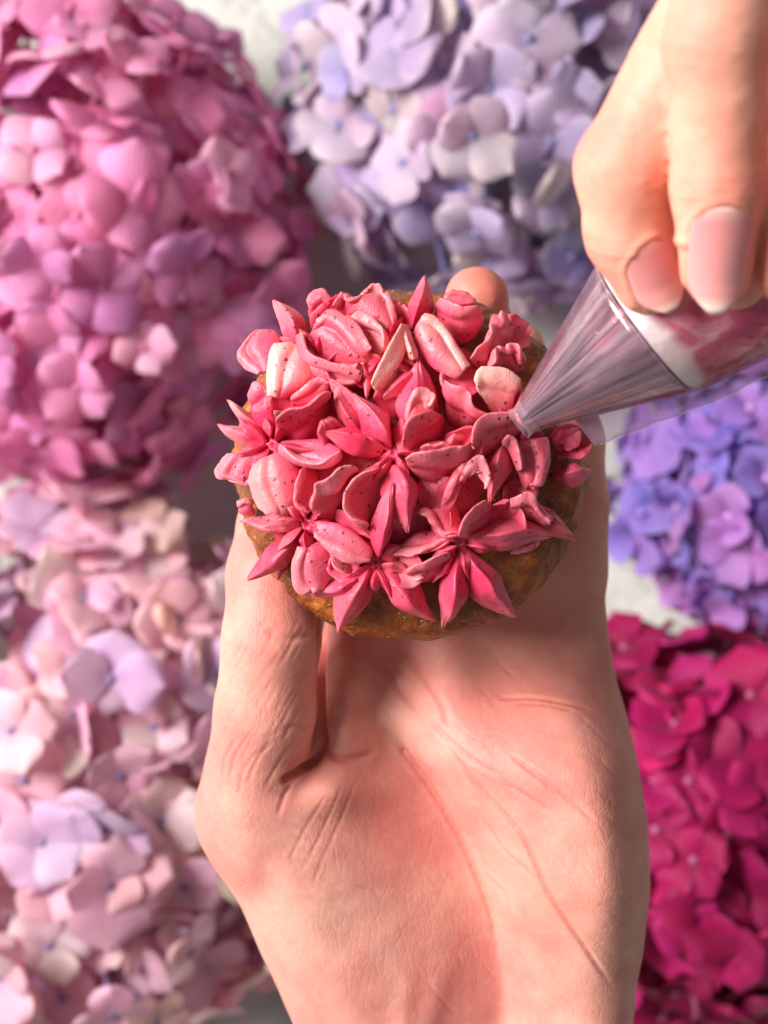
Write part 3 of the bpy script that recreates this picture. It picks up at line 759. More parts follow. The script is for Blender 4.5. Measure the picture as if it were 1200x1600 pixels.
def petal_mesh(base, tip, W, kind, lb, lt, roll=0.0, cup_=0.3, arch=0.1, ruf=0.0, seed=0, thick=0.30):
    """one piped petal: a closed body along base -> tip. kind R = pointed with a sharp ridge and sloping flanks,
    C = broad dished sheet standing up, B = narrow ribbon"""
    rs = np.random.RandomState(seed)
    def lift(p, l):
        z = 29.2
        for _ in range(3):
            w = at(p[0], p[1], z); z = dome(w[0], w[1]) + l
        return at(p[0], p[1], z)
    if kind == 'C': lt = lt * 1.5; lb = lb * .6
    if kind == 'R': lb = lb * .8; lt = lt * 1.0
    B = lift(base, lb); T = lift(tip, lt)
    a = T - B; L = np.linalg.norm(a); a = a / L
    s0 = np.cross(np.array([0, 0, 1.0]), a); s0 /= np.linalg.norm(s0); n0 = np.cross(a, s0)
    hw = W / 83.0 / 2 * (1.12 if kind == 'C' else .94)
    nu, nv = 19, 15
    ph = rs.rand(8) * 6.28
    twist = rs.uniform(-22, 22) if kind != 'R' else rs.uniform(-10, 10)
    bend = rs.uniform(-.07, .07); off_v = rs.uniform(-.22, .22); asym = rs.uniform(-.22, .22)
    def point(u, v):
        if kind == 'R':
            w = hw * (min(1, (u + .02) / .44) ** .75) * (max(0, 1 - max(0, (u - .30) / .70) ** 1.45) ** .95)
        elif kind == 'B':
            w = hw * (min(1, (u + .05) / .25) ** .6) * (max(0, 1 - max(0, (u - .7) / .3) ** 2) ** .6)
        else:
            w = hw * (min(1, (u + .03) / .52) ** .78) * (max(0, 1 - max(0, (u - .60) / .40) ** 2.6) ** .5)
        w = max(w, .010)
        r_ = math.radians(roll + twist * (u - .4))
        s = s0 * math.cos(r_) + n0 * math.sin(r_); n = n0 * math.cos(r_) - s0 * math.sin(r_)
        off = arch * L * math.sin(math.pi * min(1, u * 1.02))
        if kind == 'R':
            vv = abs(v - off_v) / (1 + abs(off_v))
            off += (cup_ * 1.25 * w + .10 * (1 - u) * min(1, u * 6)) * (max(0, 1 - vv) ** 1.08)
            off -= .12 * abs(v) ** 2 * min(1, u * 4) * (1 - u)
        else:
            off += cup_ * 1.35 * w * (abs(v) ** 1.7 - .35)
            off += .10 * math.exp(-((v - off_v) / .16) ** 2) * (1 - u) * .6
        wv = math.sin(ph[0] + u * 6 + 1.5 * v) * .6 + math.sin(ph[1] + u * 12) * .4
        off += (ruf * 1.2 + .25) * .19 * v * abs(v) * wv + .025 * math.sin(ph[2] + 5 * u + 3 * v)
        off += .012 * math.sin(ph[4] + 11 * v + 2 * u) * min(1, 3 * u)
        su = u + ((ruf * .06 + .015) * math.sin(ph[3] + 7 * v) + (.012 + .03 * ruf) * math.sin(ph[1] + 19 * v)) * (u ** 4) + asym * .25 * v * u * u * (0 if kind == 'R' else 1)
        return B + a * (L * su) + s * (w * v + bend * L * math.sin(math.pi * u)) + n * off, w, n
    top = np.zeros((nu, nv, 3)); bot = np.zeros((nu, nv, 3)); UVs = []
    for i in range(nu):
        u = i / (nu - 1)
        for j in range(nv):
            v = j / (nv - 1) * 2 - 1
            p, w, n = point(u, v)
            eu = (1 - (1 - min(u, .2) / .2) ** 4) ** .5 * (1 - (max(u - .8, 0) / .2) ** 5) ** .5
            e = (1 - abs(v) ** 6) ** .5 * eu
            t = thick * e * (1 - .55 * u) * (1 - .25 * abs(v))
            if kind == 'R':
                top[i, j] = p + n * (t * .15); bot[i, j] = p - n * (t * .6 + .22 * e * (1 - .8 * u))
            else:
                top[i, j] = p + n * (t * .45); bot[i, j] = p - n * (t * .55)
    V = []; idt = -np.ones((nu, nv), int); idb = idt.copy()
    for i in range(nu):
        for j in range(nv):
            idt[i, j] = len(V); V.append(top[i, j]); UVs.append((i / (nu - 1), j / (nv - 1)))
    for i in range(nu):
        for j in range(nv):
            if i in (0, nu - 1) or j in (0, nv - 1): idb[i, j] = idt[i, j]
            else: idb[i, j] = len(V); V.append(bot[i, j]); UVs.append((i / (nu - 1), j / (nv - 1)))
    Fc = []
    for i in range(nu - 1):
        for j in range(nv - 1):
            Fc.append((idt[i, j], idt[i + 1, j], idt[i + 1, j + 1], idt[i, j + 1]))
            Fc.append((idb[i, j], idb[i, j + 1], idb[i + 1, j + 1], idb[i + 1, j]))
    V = np.array(V)
    nz = lambda f, k: np.stack([vnoise(V * f + seed * 3.7, k), vnoise(V * f + seed * 3.7, k + 1), vnoise(V * f + seed * 3.7, k + 2)], 1)
    V = V + .045 * nz(2.2, 11) + .016 * nz(6.5, 15)
    m = mesh_from('petal', V - O, [tuple(int(x) for x in f) for f in Fc], M_frost)
    ul = m.uv_layers.new(name='UVMap')
    li = np.empty(len(m.loops), int); m.loops.foreach_get('vertex_index', li)
    ul.data.foreach_set('uv', np.array(UVs)[li].ravel().astype(np.float32))
    return m

def sheet_mesh(view, rim, base, lr, lb, bulge=.12, ruf=0.0, seed=0, thick=.12):
    """one piped petal standing as a thick sheet between a base line on the cake and a free rim"""
    rs = np.random.RandomState(seed + 500); ph = rs.rand(6) * 6.28
    ox, oy, sc = view
    def lift(p, l):
        z = 29.2
        for _ in range(3):
            w = at(p[0], p[1], z); z = dome(w[0], w[1]) + l
        return at(p[0], p[1], z)
    if lr > lb + .15: lr = lb + (lr - lb) * 1.45
    nt, nS = 37, 17
    cv = lambda pts: spline([(ox + x / sc, oy + y / sc) for x, y in pts], nt)
    Rm = np.array([lift(p, lr) for p in cv(rim)]); Bs = np.array([lift(p, lb) for p in cv(base)])
    t = np.linspace(0, 1, nt)
    endd = np.sin(np.pi * np.clip(.06 + .88 * t, 0, 1)) ** .5
    rd = .22 if abs(bulge) >= .14 else .45
    if bulge > .14: bulge = .14 + (bulge - .14) * .4
    Rm = Bs + (Rm - Bs) * (1 - rd + rd * np.clip(endd * 1.08, 0, 1))[:, None]
    Bs = Bs + (Bs - Rm) * .22; Bs[:, 2] -= .12
    g = np.linspace(0, 1, nS)
    Pg = Bs[:, None] + (Rm - Bs)[:, None] * g[None, :, None]
    def nrm(Pg):
        du = np.gradient(Pg, axis=0); dv = np.gradient(Pg, axis=1)
        n = np.cross(du, dv); n /= np.linalg.norm(n, axis=-1, keepdims=True) + 1e-9
        if n[..., 2].mean() < 0: n = -n
        return n
    n = nrm(Pg)
    off = bulge * np.sin(np.pi * g)[None, :] * np.sin(np.pi * (.1 + .8 * t))[:, None] ** .5
    off = off + (.03 + .12 * ruf) * (g * np.abs(g))[None, :] * (np.sin(ph[0] + 6 * t) * .7 + ruf * np.sin(ph[1] + 15 * t) * .5)[:, None]
    # the nozzle's notch leaves a groove and a second edge along the stroke
    g0 = rs.uniform(.45, .72); gd = rs.uniform(.05, .10)
    cl = (g0 + .08 * np.sin(ph[5] + 5 * t))[:, None]
    off = off - gd * np.exp(-((g[None, :] - cl) / .10) ** 2) * np.sin(np.pi * t)[:, None] ** .7 + .5 * gd * np.exp(-((g[None, :] - cl - .2) / .10) ** 2)
    Pg = Pg + n * off[..., None]
    d = Rm - Bs; d = d / (np.linalg.norm(d, axis=1, keepdims=True) + 1e-9)
    jag = (.004 + .05 * ruf) * (np.sin(ph[3] + 9 * t) + ruf * np.sin(ph[4] + 31 * t))
    Pg = Pg + d[:, None] * (jag[:, None] * (g ** 4)[None, :])[..., None]
    n = nrm(Pg)
    eT = (1 - np.abs(2 * t - 1) ** 7) ** .5; eS = (1 - g ** 9) ** .5 * np.minimum(1, (.3 + g * 6))
    th = thick * eT[:, None] * eS[None, :] * (1.5 - 1.0 * g)[None, :]
    top = Pg + n * (th * .5)[..., None]; bot = Pg - n * (th * 1.15)[..., None]
    V = []; UV = []; it = np.zeros((nt, nS), int); ib = it.copy()
    for i in range(nt):
        for j in range(nS):
            it[i, j] = len(V); V.append(top[i, j]); UV.append((g[j], t[i]))
    for i in range(nt):
        for j in range(nS):
            if i in (0, nt - 1) or j == nS - 1: ib[i, j] = it[i, j]
            else: ib[i, j] = len(V); V.append(bot[i, j]); UV.append((g[j], t[i]))
    Fc = []
    for i in range(nt - 1):
        for j in range(nS - 1):
            Fc.append((it[i, j], it[i + 1, j], it[i + 1, j + 1], it[i, j + 1])); Fc.append((ib[i, j], ib[i, j + 1], ib[i + 1, j + 1], ib[i + 1, j]))
        if ib[i, 0] != it[i, 0] or ib[i + 1, 0] != it[i + 1, 0]:
            f = []
            for q in (it[i, 0], ib[i, 0], ib[i + 1, 0], it[i + 1, 0]):
                if q not in f: f.append(q)
            if len(f) > 2: Fc.append(tuple(f))
    V = np.array(V)
    nz = lambda f, k: np.stack([vnoise(V * f + seed * 3.7, k), vnoise(V * f + seed * 3.7, k + 1), vnoise(V * f + seed * 3.7, k + 2)], 1)
    G_ = np.array([uv[0] for uv in UV])[:, None]
    V = V + .04 * nz(2.0, 31) + .006 * nz(7.5, 35) + (.004 + .022 * ruf + .008) * G_ ** 8 * nz(13.0, 41)
    m = mesh_from('petal', V - O, [tuple(int(x) for x in f) for f in Fc], M_frost)
    bm = bmesh.new(); bm.from_mesh(m); bmesh.ops.recalc_face_normals(bm, faces=bm.faces); bm.to_mesh(m); bm.free()
    ul = m.uv_layers.new(name='UVMap')
    li = np.empty(len(m.loops), int); m.loops.foreach_get('vertex_index', li)
    ul.data.foreach_set('uv', np.array(UV)[li].ravel().astype(np.float32))
    return m

# every flower: centre, then its petals (base, tip, width, kind, base lift, tip lift, roll, cup, arch, ruffle, tint, cream)
P1 = (1.0, 1.0, 1.0); P2 = (1.0, 1.1, 1.1); P3 = (.92, .80, .86); P4 = (.80, .62, .70); PM = (.93, 1.05, 1.12); PB = (1.04, 1.22, 1.12)
VA = (330, 420, 4.0); VB = (600, 420, 4.0); VC = (330, 680, 4.0); VD = (600, 640, 3.53)
# a sheet petal: 'S', view, rim line, base line, rim lift, base lift, bulge, ruffle, tint, cream
FLOWERS = [
 ((615, 708), [
  ((612, 702), (553, 614), 60, 'R', .45, .95, 10, .95, .06, .2, P2, 0),
  ('S', VB, [(165, 720), (205, 728), (270, 735), (322, 795), (300, 870)], [(105, 1100), (150, 1010), (205, 950), (255, 915), (290, 880)], 1.05, .75, .08, .1, P2, .3),
  ('S', VB, [(300, 865), (235, 885), (170, 930), (140, 1010), (105, 1110)], [(335, 900), (335, 990), (290, 1070), (220, 1110), (140, 1135)], .95, .30, .10, .1, P1, 0),
  ((648, 690), (655, 556), 82, 'R', .25, .75, 0, .85, .05, .1, P1, 0),
  ('S', VD, [(105, 270), (190, 212), (320, 190), (430, 200), (492, 182)], [(150, 290), (215, 355), (290, 372), (390, 320), (490, 240)], .95, .35, .10, .4, P2, .1),
  ('S', VD, [(200, 205), (250, 178), (320, 178), (380, 210)], [(190, 235), (250, 235), (320, 225), (400, 235)], .85, .6, .05, .3, PM, .1),
  ((617, 724), (636, 830), 72, 'R', .50, .80, -8, 1.0, .10, .2, P1, 0),
  ('S', VC, [(1010, 200), (920, 240), (840, 350), (830, 440), (880, 530), (960, 568)], [(1110, 190), (1105, 290), (1060, 380), (1040, 450), (1020, 510), (1000, 560)], .95, .45, -.12, .25, P1, .1),
  ((601, 708), (506, 674), 54, 'R', .40, .65, 15, .90, .05, .1, P3, 0),
  ((600, 702), (516, 596), 48, 'R', .35, .85, 30, 1.0, .06, .1, P2, 0),
  ('S', VB, [(372, 650), (460, 715), (540, 775), (560, 850), (660, 890)], [(395, 760), (425, 900), (480, 960), (560, 955), (650, 915)], .85, .30, .10, .3, P1, .05),
  ((690, 720), (745, 670), 55, 'C', .30, .60, 0, .4, .08, .5, P3, 0),
  ((660, 745), (700, 800), 60, 'C', .15, .35, 0, .4, .05, .3, P4, 0),
 ]),
 ((424, 694), [
  ('S', VC, [(430, 70), (540, 150), (680, 182), (825, 108)], [(425, 45), (560, 50), (700, 58), (822, 98)], .85, .60, -.12, .1, PM, .1),
  ('S', VC, [(222, 180), (235, 290), (270, 420), (345, 515)], [(430, 110), (495, 230), (495, 380), (440, 490)], .75, .60, .28, .25, P2, .25),
  ('S', VC, [(75, 115), (18, 225), (60, 290), (215, 312)], [(290, 105), (250, 170), (235, 240), (230, 300)], .42, .40, .14, .3, P2, .1),
  ('S', VC, [(145, 400), (190, 388), (250, 395)], [(190, 460), (230, 470), (270, 460)], .45, .25, .06, .1, P2, .1),
  ('S', VA, [(388, 895), (470, 858), (600, 850), (685, 782), (748, 748)], [(420, 1085), (520, 1085), (620, 1035), (700, 955), (745, 850)], 1.0, .30, -.10, .25, P1, 0),
  ('S', VA, [(478, 795), (590, 695), (680, 662), (755, 690)], [(500, 850), (580, 850), (650, 825), (735, 760)], .75, .45, .08, .2, P1, .05),
  ((422, 690), (340, 660), 36, 'R', .25, .35, 0, .8, .04, .1, P2, .2),
  ((420, 676), (355, 625), 30, 'R', .25, .35, 0, .8, .04, .1, P2, .3),
  ('S', VA, [(215, 760), (270, 690), (335, 685), (365, 760)], [(290, 960), (340, 985), (380, 1000), (420, 985)], .60, .35, .16, .15, P1, 0),
  ((574, 690), (520, 594), 48, 'R', .30, .85, -10, 1.1, .05, .1, P2, .1),
  ((525, 690), (506, 655), 40, 'C', .25, .55, 0, .5, .05, .2, P1, 0),
 ]),
 ((479, 820), [
  ('S', VC, [(640, 650), (760, 755), (890, 805), (1000, 800)], [(650, 545), (790, 590), (920, 665), (1010, 745)], .70, .75, .10, .2, PM, .15),
  ('S', VC, [(605, 400), (635, 300), (720, 280), (800, 200), (905, 175)], [(625, 545), (710, 540), (785, 440), (850, 340), (915, 225)], 1.0, .30, .08, .3, P3, .1),
  ('S', VC, [(545, 195), (512, 330), (522, 430), (605, 490)], [(610, 190), (630, 300), (620, 390), (615, 470)], .75, .35, .06, .1, P1, 0),
  ((470, 816), (374, 814), 36, 'R', .30, .30, -10, .7, .03, .2, PM, .15),
  ((468, 836), (386, 905), 52, 'R', .35, .35, 0, .8, .06, .1, P1, 0),
  ('S', VC, [(535, 690), (493, 800), (508, 930), (570, 1000), (645, 992)], [(650, 685), (695, 720), (712, 800), (705, 880), (675, 955)], .60, .50, .20, .15, P1, .15),
  ((448, 868), (437, 908), 20, 'R', .15, .20, 0, .5, .0, 0, P2, 0),
  ((505, 858), (560, 900), 44, 'C', .25, .35, 0, .4, .06, .4, P1, 0),
  ((515, 800), (588, 850), 40, 'R', .35, .55, -18, .8, .04, .3, P1, 0),
  ((545, 850), (535, 905), 44, 'C', .15, .3, 0, .4, .06, .4, P3, 0),
 ]),
 ((588, 878), [
  ((590, 872), (614, 752), 46, 'R', .35, .95, 8, 1.1, .08, .15, P1, 0),
  ((583, 884), (529, 987), 68, 'R', .45, .25, 0, .95, .05, .05, P1, .05),
  ((596, 884), (681, 968), 72, 'R', .45, .25, 0, .95, .06, .05, P1, 0),
  ((578, 886), (486, 930), 54, 'R', .35, .30, 0, .9, .05, .15, P2, 0),
  ('S', VD, [(110, 900), (190, 850), (270, 815), (365, 780)], [(140, 930), (220, 915), (300, 880), (370, 800)], .70, .35, .06, .2, P2, .1),
  ((600, 878), (662, 900), 50, 'C', .30, .40, 0, .5, .05, .4, PM, .1),
  ((575, 872), (515, 868), 48, 'C', .25, .4, 0, .5, .05, .4, P3, .1),
 ]),
 ((718, 848), [
  ('S', VD, [(505, 225), (565, 255), (588, 360), (572, 500)], [(330, 560), (370, 440), (420, 350), (475, 265)], .95, .75, .12, .1, P2, .15),
  ('S', VD, [(575, 490), (490, 540), (425, 600), (412, 695)], [(590, 520), (560, 600), (500, 660), (430, 700)], .95, .35, .08, .1, P1, .05),
  ((730, 846), (864, 834), 66, 'R', .50, .55, 0, .95, .06, .25, P2, .1),
  ('S', VD, [(700, 500), (790, 460), (870, 490), (930, 600), (915, 615)], [(680, 570), (760, 570), (830, 580), (880, 600), (900, 620)], .80, .50, .12, .5, P2, .1),
  ((820, 792), (899, 845), 50, 'R', .35, .30, -12, .8, .05, .2, P2, .1),
  ('S', VD, [(640, 740), (730, 800), (800, 780), (850, 735)], [(600, 700), (700, 710), (790, 710), (860, 710)], .45, .45, .05, .4, P2, .1),
  ((724, 858), (805, 965), 72, 'R', .50, .30, 0, .95, .06, .05, P2, 0),
  ((715, 860), (693, 983), 66, 'R', .50, .30, 0, .95, .06, .05, P2, .05),
  ('S', VD, [(28, 800), (130, 815), (250, 770), (362, 690)], [(80, 760), (180, 700), (270, 685), (355, 685)], .70, .55, -.06, .3, P2, .15),
  ('S', VD, [(170, 610), (215, 590), (270, 645), (330, 675), (400, 695)], [(290, 540), (340, 565), (375, 620), (395, 660), (408, 690)], .75, .60, .06, .4, P1, .1),
  ((770, 845), (800, 780), 66, 'C', .25, .45, 0, .4, .06, .4, P2, 0),
 ]),
 ((600, 555), [
  ('S', VA, [(1172, 325), (1125, 440), (1065, 580), (985, 705)], [(1205, 370), (1190, 520), (1125, 665), (1005, 750)], .95, .55, .10, .05, PB, .55),
  ((650, 575), (598, 622), 54, 'R', .35, .55, 0, .8, .05, .1, P1, 0),
  ('S', VB, [(115, 350), (140, 420), (150, 500), (160, 580)], [(190, 400), (210, 450), (230, 510), (235, 570)], .90, .55, -.05, .1, PB, .5),
  ('S', VB, [(262, 262), (350, 325), (450, 450), (552, 590)], [(195, 380), (260, 490), (350, 600), (490, 665)], .85, .75, .20, .15, PB, .55),
  ('S', VB, [(345, 175), (420, 200), (500, 215), (580, 195), (618, 240)], [(320, 265), (400, 370), (470, 425), (545, 400), (610, 300)], .90, .35, .06, .35, P1, .05),
  ('S', VB, [(375, 160), (440, 140), (510, 150), (580, 195)], [(380, 210), (440, 225), (510, 225), (575, 215)], .75, .85, .05, .4, P2, .1),
  ((646, 516), (661, 428), 50, 'R', .35, .75, 0, 1.1, .08, .1, P1, .05),
  ('S', VB, [(505, 540), (600, 430), (670, 300), (730, 275), (795, 290)], [(570, 605), (650, 570), (710, 510), (750, 460), (790, 380)], .75, .45, .10, .8, P2, .1),
  ('S', VB, [(620, 600), (690, 500), (760, 490), (820, 490), (885, 555)], [(640, 615), (720, 610), (800, 612), (850, 605), (885, 600)], .80, .45, .06, .8, P2, .1),
  ((772, 540), (828, 508), 54, 'C', .20, .30, 0, .4, .05, .6, P3, 0),
  ('S', VA, [(945, 135), (1000, 98), (1070, 85), (1115, 150), (1175, 300)], [(850, 250), (950, 290), (1040, 350), (1100, 420), (1150, 480)], .70, .60, .14, .5, PB, .2),
  ('S', VA, [(835, 262), (950, 255), (1070, 345), (1115, 440)], [(980, 420), (1010, 470), (1030, 530), (1040, 590)], .85, .50, .10, .2, P2, .25),
  ((600, 600), (560, 560), 52, 'C', .30, .45, 0, .5, .08, .3, P3, 0),
  ((625, 650), (620, 590), 66, 'C', .20, .40, 0, .5, .08, .3, P3, 0),
  ((735, 560), (700, 620), 60, 'C', .25, .4, 0, .4, .08, .3, P3, 0),
  ((600, 520), (625, 470), 60, 'C', .15, .35, 0, .4, .08, .3, P3, 0),
 ]),
 ((500, 570), [
  ('S', VA, [(365, 450), (348, 560), (335, 680), (348, 805)], [(610, 470), (605, 590), (565, 700), (430, 810)], .80, .65, .25, .15, PB, .75),
  ('S', VA, [(265, 365), (162, 530), (185, 605), (275, 668)], [(375, 385), (395, 470), (390, 570), (360, 655)], .55, .42, .14, .3, P2, .15),
  ((470, 545), (427, 467), 48, 'R', .30, .50, 0, .9, .05, .1, P2, .1),
  ('S', VA, [(562, 355), (608, 500), (720, 570), (880, 605), (965, 640)], [(550, 440), (600, 610), (700, 690), (830, 705), (920, 705)], .90, .50, .06, .15, P2, .1),
  ('S', VA, [(655, 290), (745, 235), (870, 295), (965, 385), (1022, 480)], [(640, 420), (700, 500), (800, 555), (900, 585), (990, 560)], .90, .55, .22, .1, P2, .1),
  ('S', VA, [(595, 160), (650, 112), (720, 118), (775, 195)], [(615, 345), (665, 300), (710, 270), (755, 240)], .60, .40, .10, .2, P1, .05),
  ('S', VA, [(772, 230), (800, 155), (840, 148), (885, 185), (945, 145)], [(780, 280), (840, 275), (900, 270), (970, 260)], .70, .35, .06, .5, P2, .1),
  ((566, 574), (571, 620), 18, 'R', .55, .75, 0, .8, .0, .0, P2, .1),
  ((500, 530), (560, 590), 64, 'C', .30, .45, 0, .4, .06, .3, P3, .1),
  ((470, 640), (440, 600), 64, 'C', .25, .40, 0, .4, .06, .3, P3, 0),
  ((520, 510), (560, 470), 60, 'C', .15, .35, 0, .4, .06, .3, P3, 0),
 ]),
 ((800, 660), [
  ('S', VB, [(512, 622), (620, 603), (740, 605), (875, 632)], [(665, 890), (715, 885), (760, 875), (805, 855)], .85, .60, .06, .1, PB, .75),
  ('S', VB, [(520, 1070), (545, 980), (620, 912), (740, 890), (865, 868), (930, 815)], [(590, 1140), (650, 1115), (720, 1085), (790, 1035), (850, 985), (890, 920)], 1.05, .45, .10, .15, P2, .1),
  ('S', VB, [(392, 1095), (440, 1030), (530, 998)], [(415, 1120), (480, 1110), (535, 1080)], .70, .40, .06, .1, P1, .1),
  ((802, 690), (767, 786), 46, 'R', .40, .65, 12, 1.0, .08, .2, P2, .05),
  ('S', VD, [(955, 140), (925, 280), (882, 420), (840, 445)], [(755, 160), (755, 280), (775, 370), (800, 425)], .75, .60, .10, .1, P2, .1),
  ('S', VD, [(650, 165), (700, 148), (745, 210), (775, 320)], [(665, 200), (700, 220), (730, 280), (760, 350)], .85, .50, .06, .2, PM, .1),
  ((868, 705), (927, 682), 58, 'C', .30, .50, 0, .5, .06, .4, P1, 0),
  ((862, 742), (929, 736), 46, 'R', .25, .45, 0, .8, .06, .2, P1, .05),
  ((860, 690), (905, 668), 44, 'C', .30, .50, 0, .5, .06, .4, P3, 0),
  ((790, 760), (830, 790), 66, 'C', .15, .30, 0, .3, .06, .3, P4, 0),
 ]),
]
def build_frosting():
    # thin coat of frosting on the dome under the flowers
    V = []; rings = 26; ns = 90
    fx, fy = at(612, 700, 29.2)[:2]
    for i in range(rings):
        r = 2.7 * i / (rings - 1)
        for j in range(ns):
            th = 2 * math.pi * j / ns
            rr = max(r, .002) * (1 + .12 * math.sin(3 * th + 1) + .07 * math.sin(7 * th))
            x, y = fx + rr * math.cos(th), fy + rr * .92 * math.sin(th)
            V.append((x, y, dome(x, y) + .14 * (1 - (i / (rings - 1)) ** 6) - .06))
    V = np.array(V); V[:, 2] += .06 * vnoise(V * 3, 21) + .03 * vnoise(V * 9, 22)
    Fc = [(i * ns + j, (i + 1) * ns + j, (i + 1) * ns + (j + 1) % ns, i * ns + (j + 1) % ns) for i in range(rings - 1) for j in range(ns)]
    co = obj('frosting_coat', mesh_from('frosting_coat', V - O, Fc, M_frost), cup); co.color = (.85, .62, .68, 0)
    sd = 0
    for c, petals in FLOWERS:
        w = at(c[0], c[1], 29.4)
        # pinched centre where the petals meet
        V = []; nr, ns = 9, 20
        for i in range(nr):
            r = .27 * i / (nr - 1)
            for j in range(ns):
                th = 2 * math.pi * j / ns
                rr = r * (1 + .25 * math.sin(6 * th + sd)) + .001
                x, y = w[0] + rr * math.cos(th), w[1] + rr * math.sin(th)
                V.append((x, y, dome(x, y) + .50 - .35 * (i / (nr - 1)) ** 2 - .10 * math.exp(-(r / .06) ** 2)))
        V = np.array(V); V[:, 2] += .03 * vnoise(V * 9, sd)
        Fc = [(i * ns + j, (i + 1) * ns + j, (i + 1) * ns + (j + 1) % ns, i * ns + (j + 1) % ns) for i in range(nr - 1) for j in range(ns)]
        fo = obj('frosting_flower', mesh_from('flower_centre', V - O, Fc, M_frost), cup); fo.color = (.95, .85, .95, 0)
        rr = random.Random(sd + 77)
        a0 = rr.random() * 6.28
        extra = []
        for q in range(8):      # short narrow points squeezed out between the large petals
            an = a0 + q * 6.283 / 8 + rr.gauss(0, .15); ln = rr.uniform(46, 78)
            extra.append(((c[0] + 7 * math.cos(an), c[1] + 7 * math.sin(an)), (c[0] + ln * math.cos(an), c[1] + ln * math.sin(an)), rr.uniform(24, 36), 'R',
                          rr.uniform(.4, .55), rr.uniform(.35, .6), rr.uniform(-15, 15), 1.1, .05, .15, rr.choice((P1, P1, P2, P3)), rr.choice((0, 0, .1))))
        for pt in petals + extra:
            sd += 1
            if pt[0] == 'S':
                _, view, rim, base, lr, lb, bulge, ruf, tint, cream = pt
                o = obj('petal', sheet_mesh(view, rim, base, lr, lb, bulge, ruf, sd), fo); o.color = (*tint, cream)
                m = o.modifiers.new('soft', 'SUBSURF'); m.levels = 1; m.render_levels = 1
                continue
            b, t, W, kind, lb, lt, roll, cu, arch, ruf, tint, cream = pt
            o = obj('petal', petal_mesh(b, t, W, kind, lb, lt, roll, cu, arch, ruf, sd), fo)
            o.color = (*tint, cream)
            m = o.modifiers.new('soft', 'SUBSURF'); m.levels = 1; m.render_levels = 1
build_frosting()

# ------------------------------------------------------------------ hydrangea heads
def hyd_petal(name, mat, width, point, cupv, curl, wave, seed):
    rs = np.random.RandomState(seed); ph = rs.rand(3) * 6.28
    nu, nv = 12, 9; V = []; UV = []
    for i in range(nu):
        u = .5 - .5 * math.cos(math.pi * (.06 + .94 * i / (nu - 1)))
        w = width * .5 * max(0, math.sin(math.pi * min(1, u) ** 1.22)) ** (.58 + .30 * point)
        w = max(w, .012)
        for j in range(nv):
            v = j / (nv - 1) * 2 - 1
            z = cupv * (w * v) ** 2 * 2.2 - curl * max(0, u - .25) ** 2 + .05 * u + wave * .07 * u * math.sin(ph[0] + 3 * v + 4 * u) + wave * .05 * abs(v) * math.sin(ph[1] + 8 * u) \
                - .025 * math.exp(-(v / .2) ** 2) * (1 - u)
            x = u * (1 - .06 * v * v) + wave * .02 * math.sin(ph[2] + 6 * v) * u ** 3
            V.append((x, w * v, z - .10 * abs(v) ** 3 * u)); UV.append((u, j / (nv - 1)))
    Fc = [(i * nv + j, (i + 1) * nv + j, (i + 1) * nv + j + 1, i * nv + j + 1) for i in range(nu - 1) for j in range(nv - 1)]
    m = mesh_from(name, V, Fc, mat)
    ul = m.uv_layers.new(name='UVMap')
    for lp in m.loops: ul.data[lp.index].uv = UV[lp.vertex_index]
    ca = m.color_attributes.new('tint', 'FLOAT_COLOR', 'POINT')
    ca.data.foreach_set('color', np.ones(len(V) * 4, np.float32))
    return m, np.array(V), Fc, UV

def plain(name, col, rough=.6):
    k = NT(name); co = k.n('ShaderNodeTexCoord').outputs['Object']
    c = k.mix(k.math('MULTIPLY', k.noise(co, 400, 3), .5), col, tuple(x * .7 for x in col[:3]) + (1,))
    return k.finish(k.principled(Base__Color=c, Roughness=rough).outputs[0])
M_stalk = plain('flower_stalk', srgb(128, 136, 84))

def floret_mesh(mat):
    """button and pedicel of one floret, z up"""
    bm = bmesh.new()
    bmesh.ops.create_icosphere(bm, subdivisions=2, radius=.0016)
    for v in bm.verts: v.co.z = v.co.z * .75 + .001
    me = bpy.data.meshes.new('floret'); 
    r = bmesh.ops.create_cone(bm, cap_ends=True, segments=6, radius1=.0006, radius2=.0009, depth=.03)
    for v in r['verts']: v.co.z -= .0155
    bm.to_mesh(me); bm.free(); me.materials.append(mat)
    me.polygons.foreach_set('use_smooth', [True] * len(me.polygons))
    return me

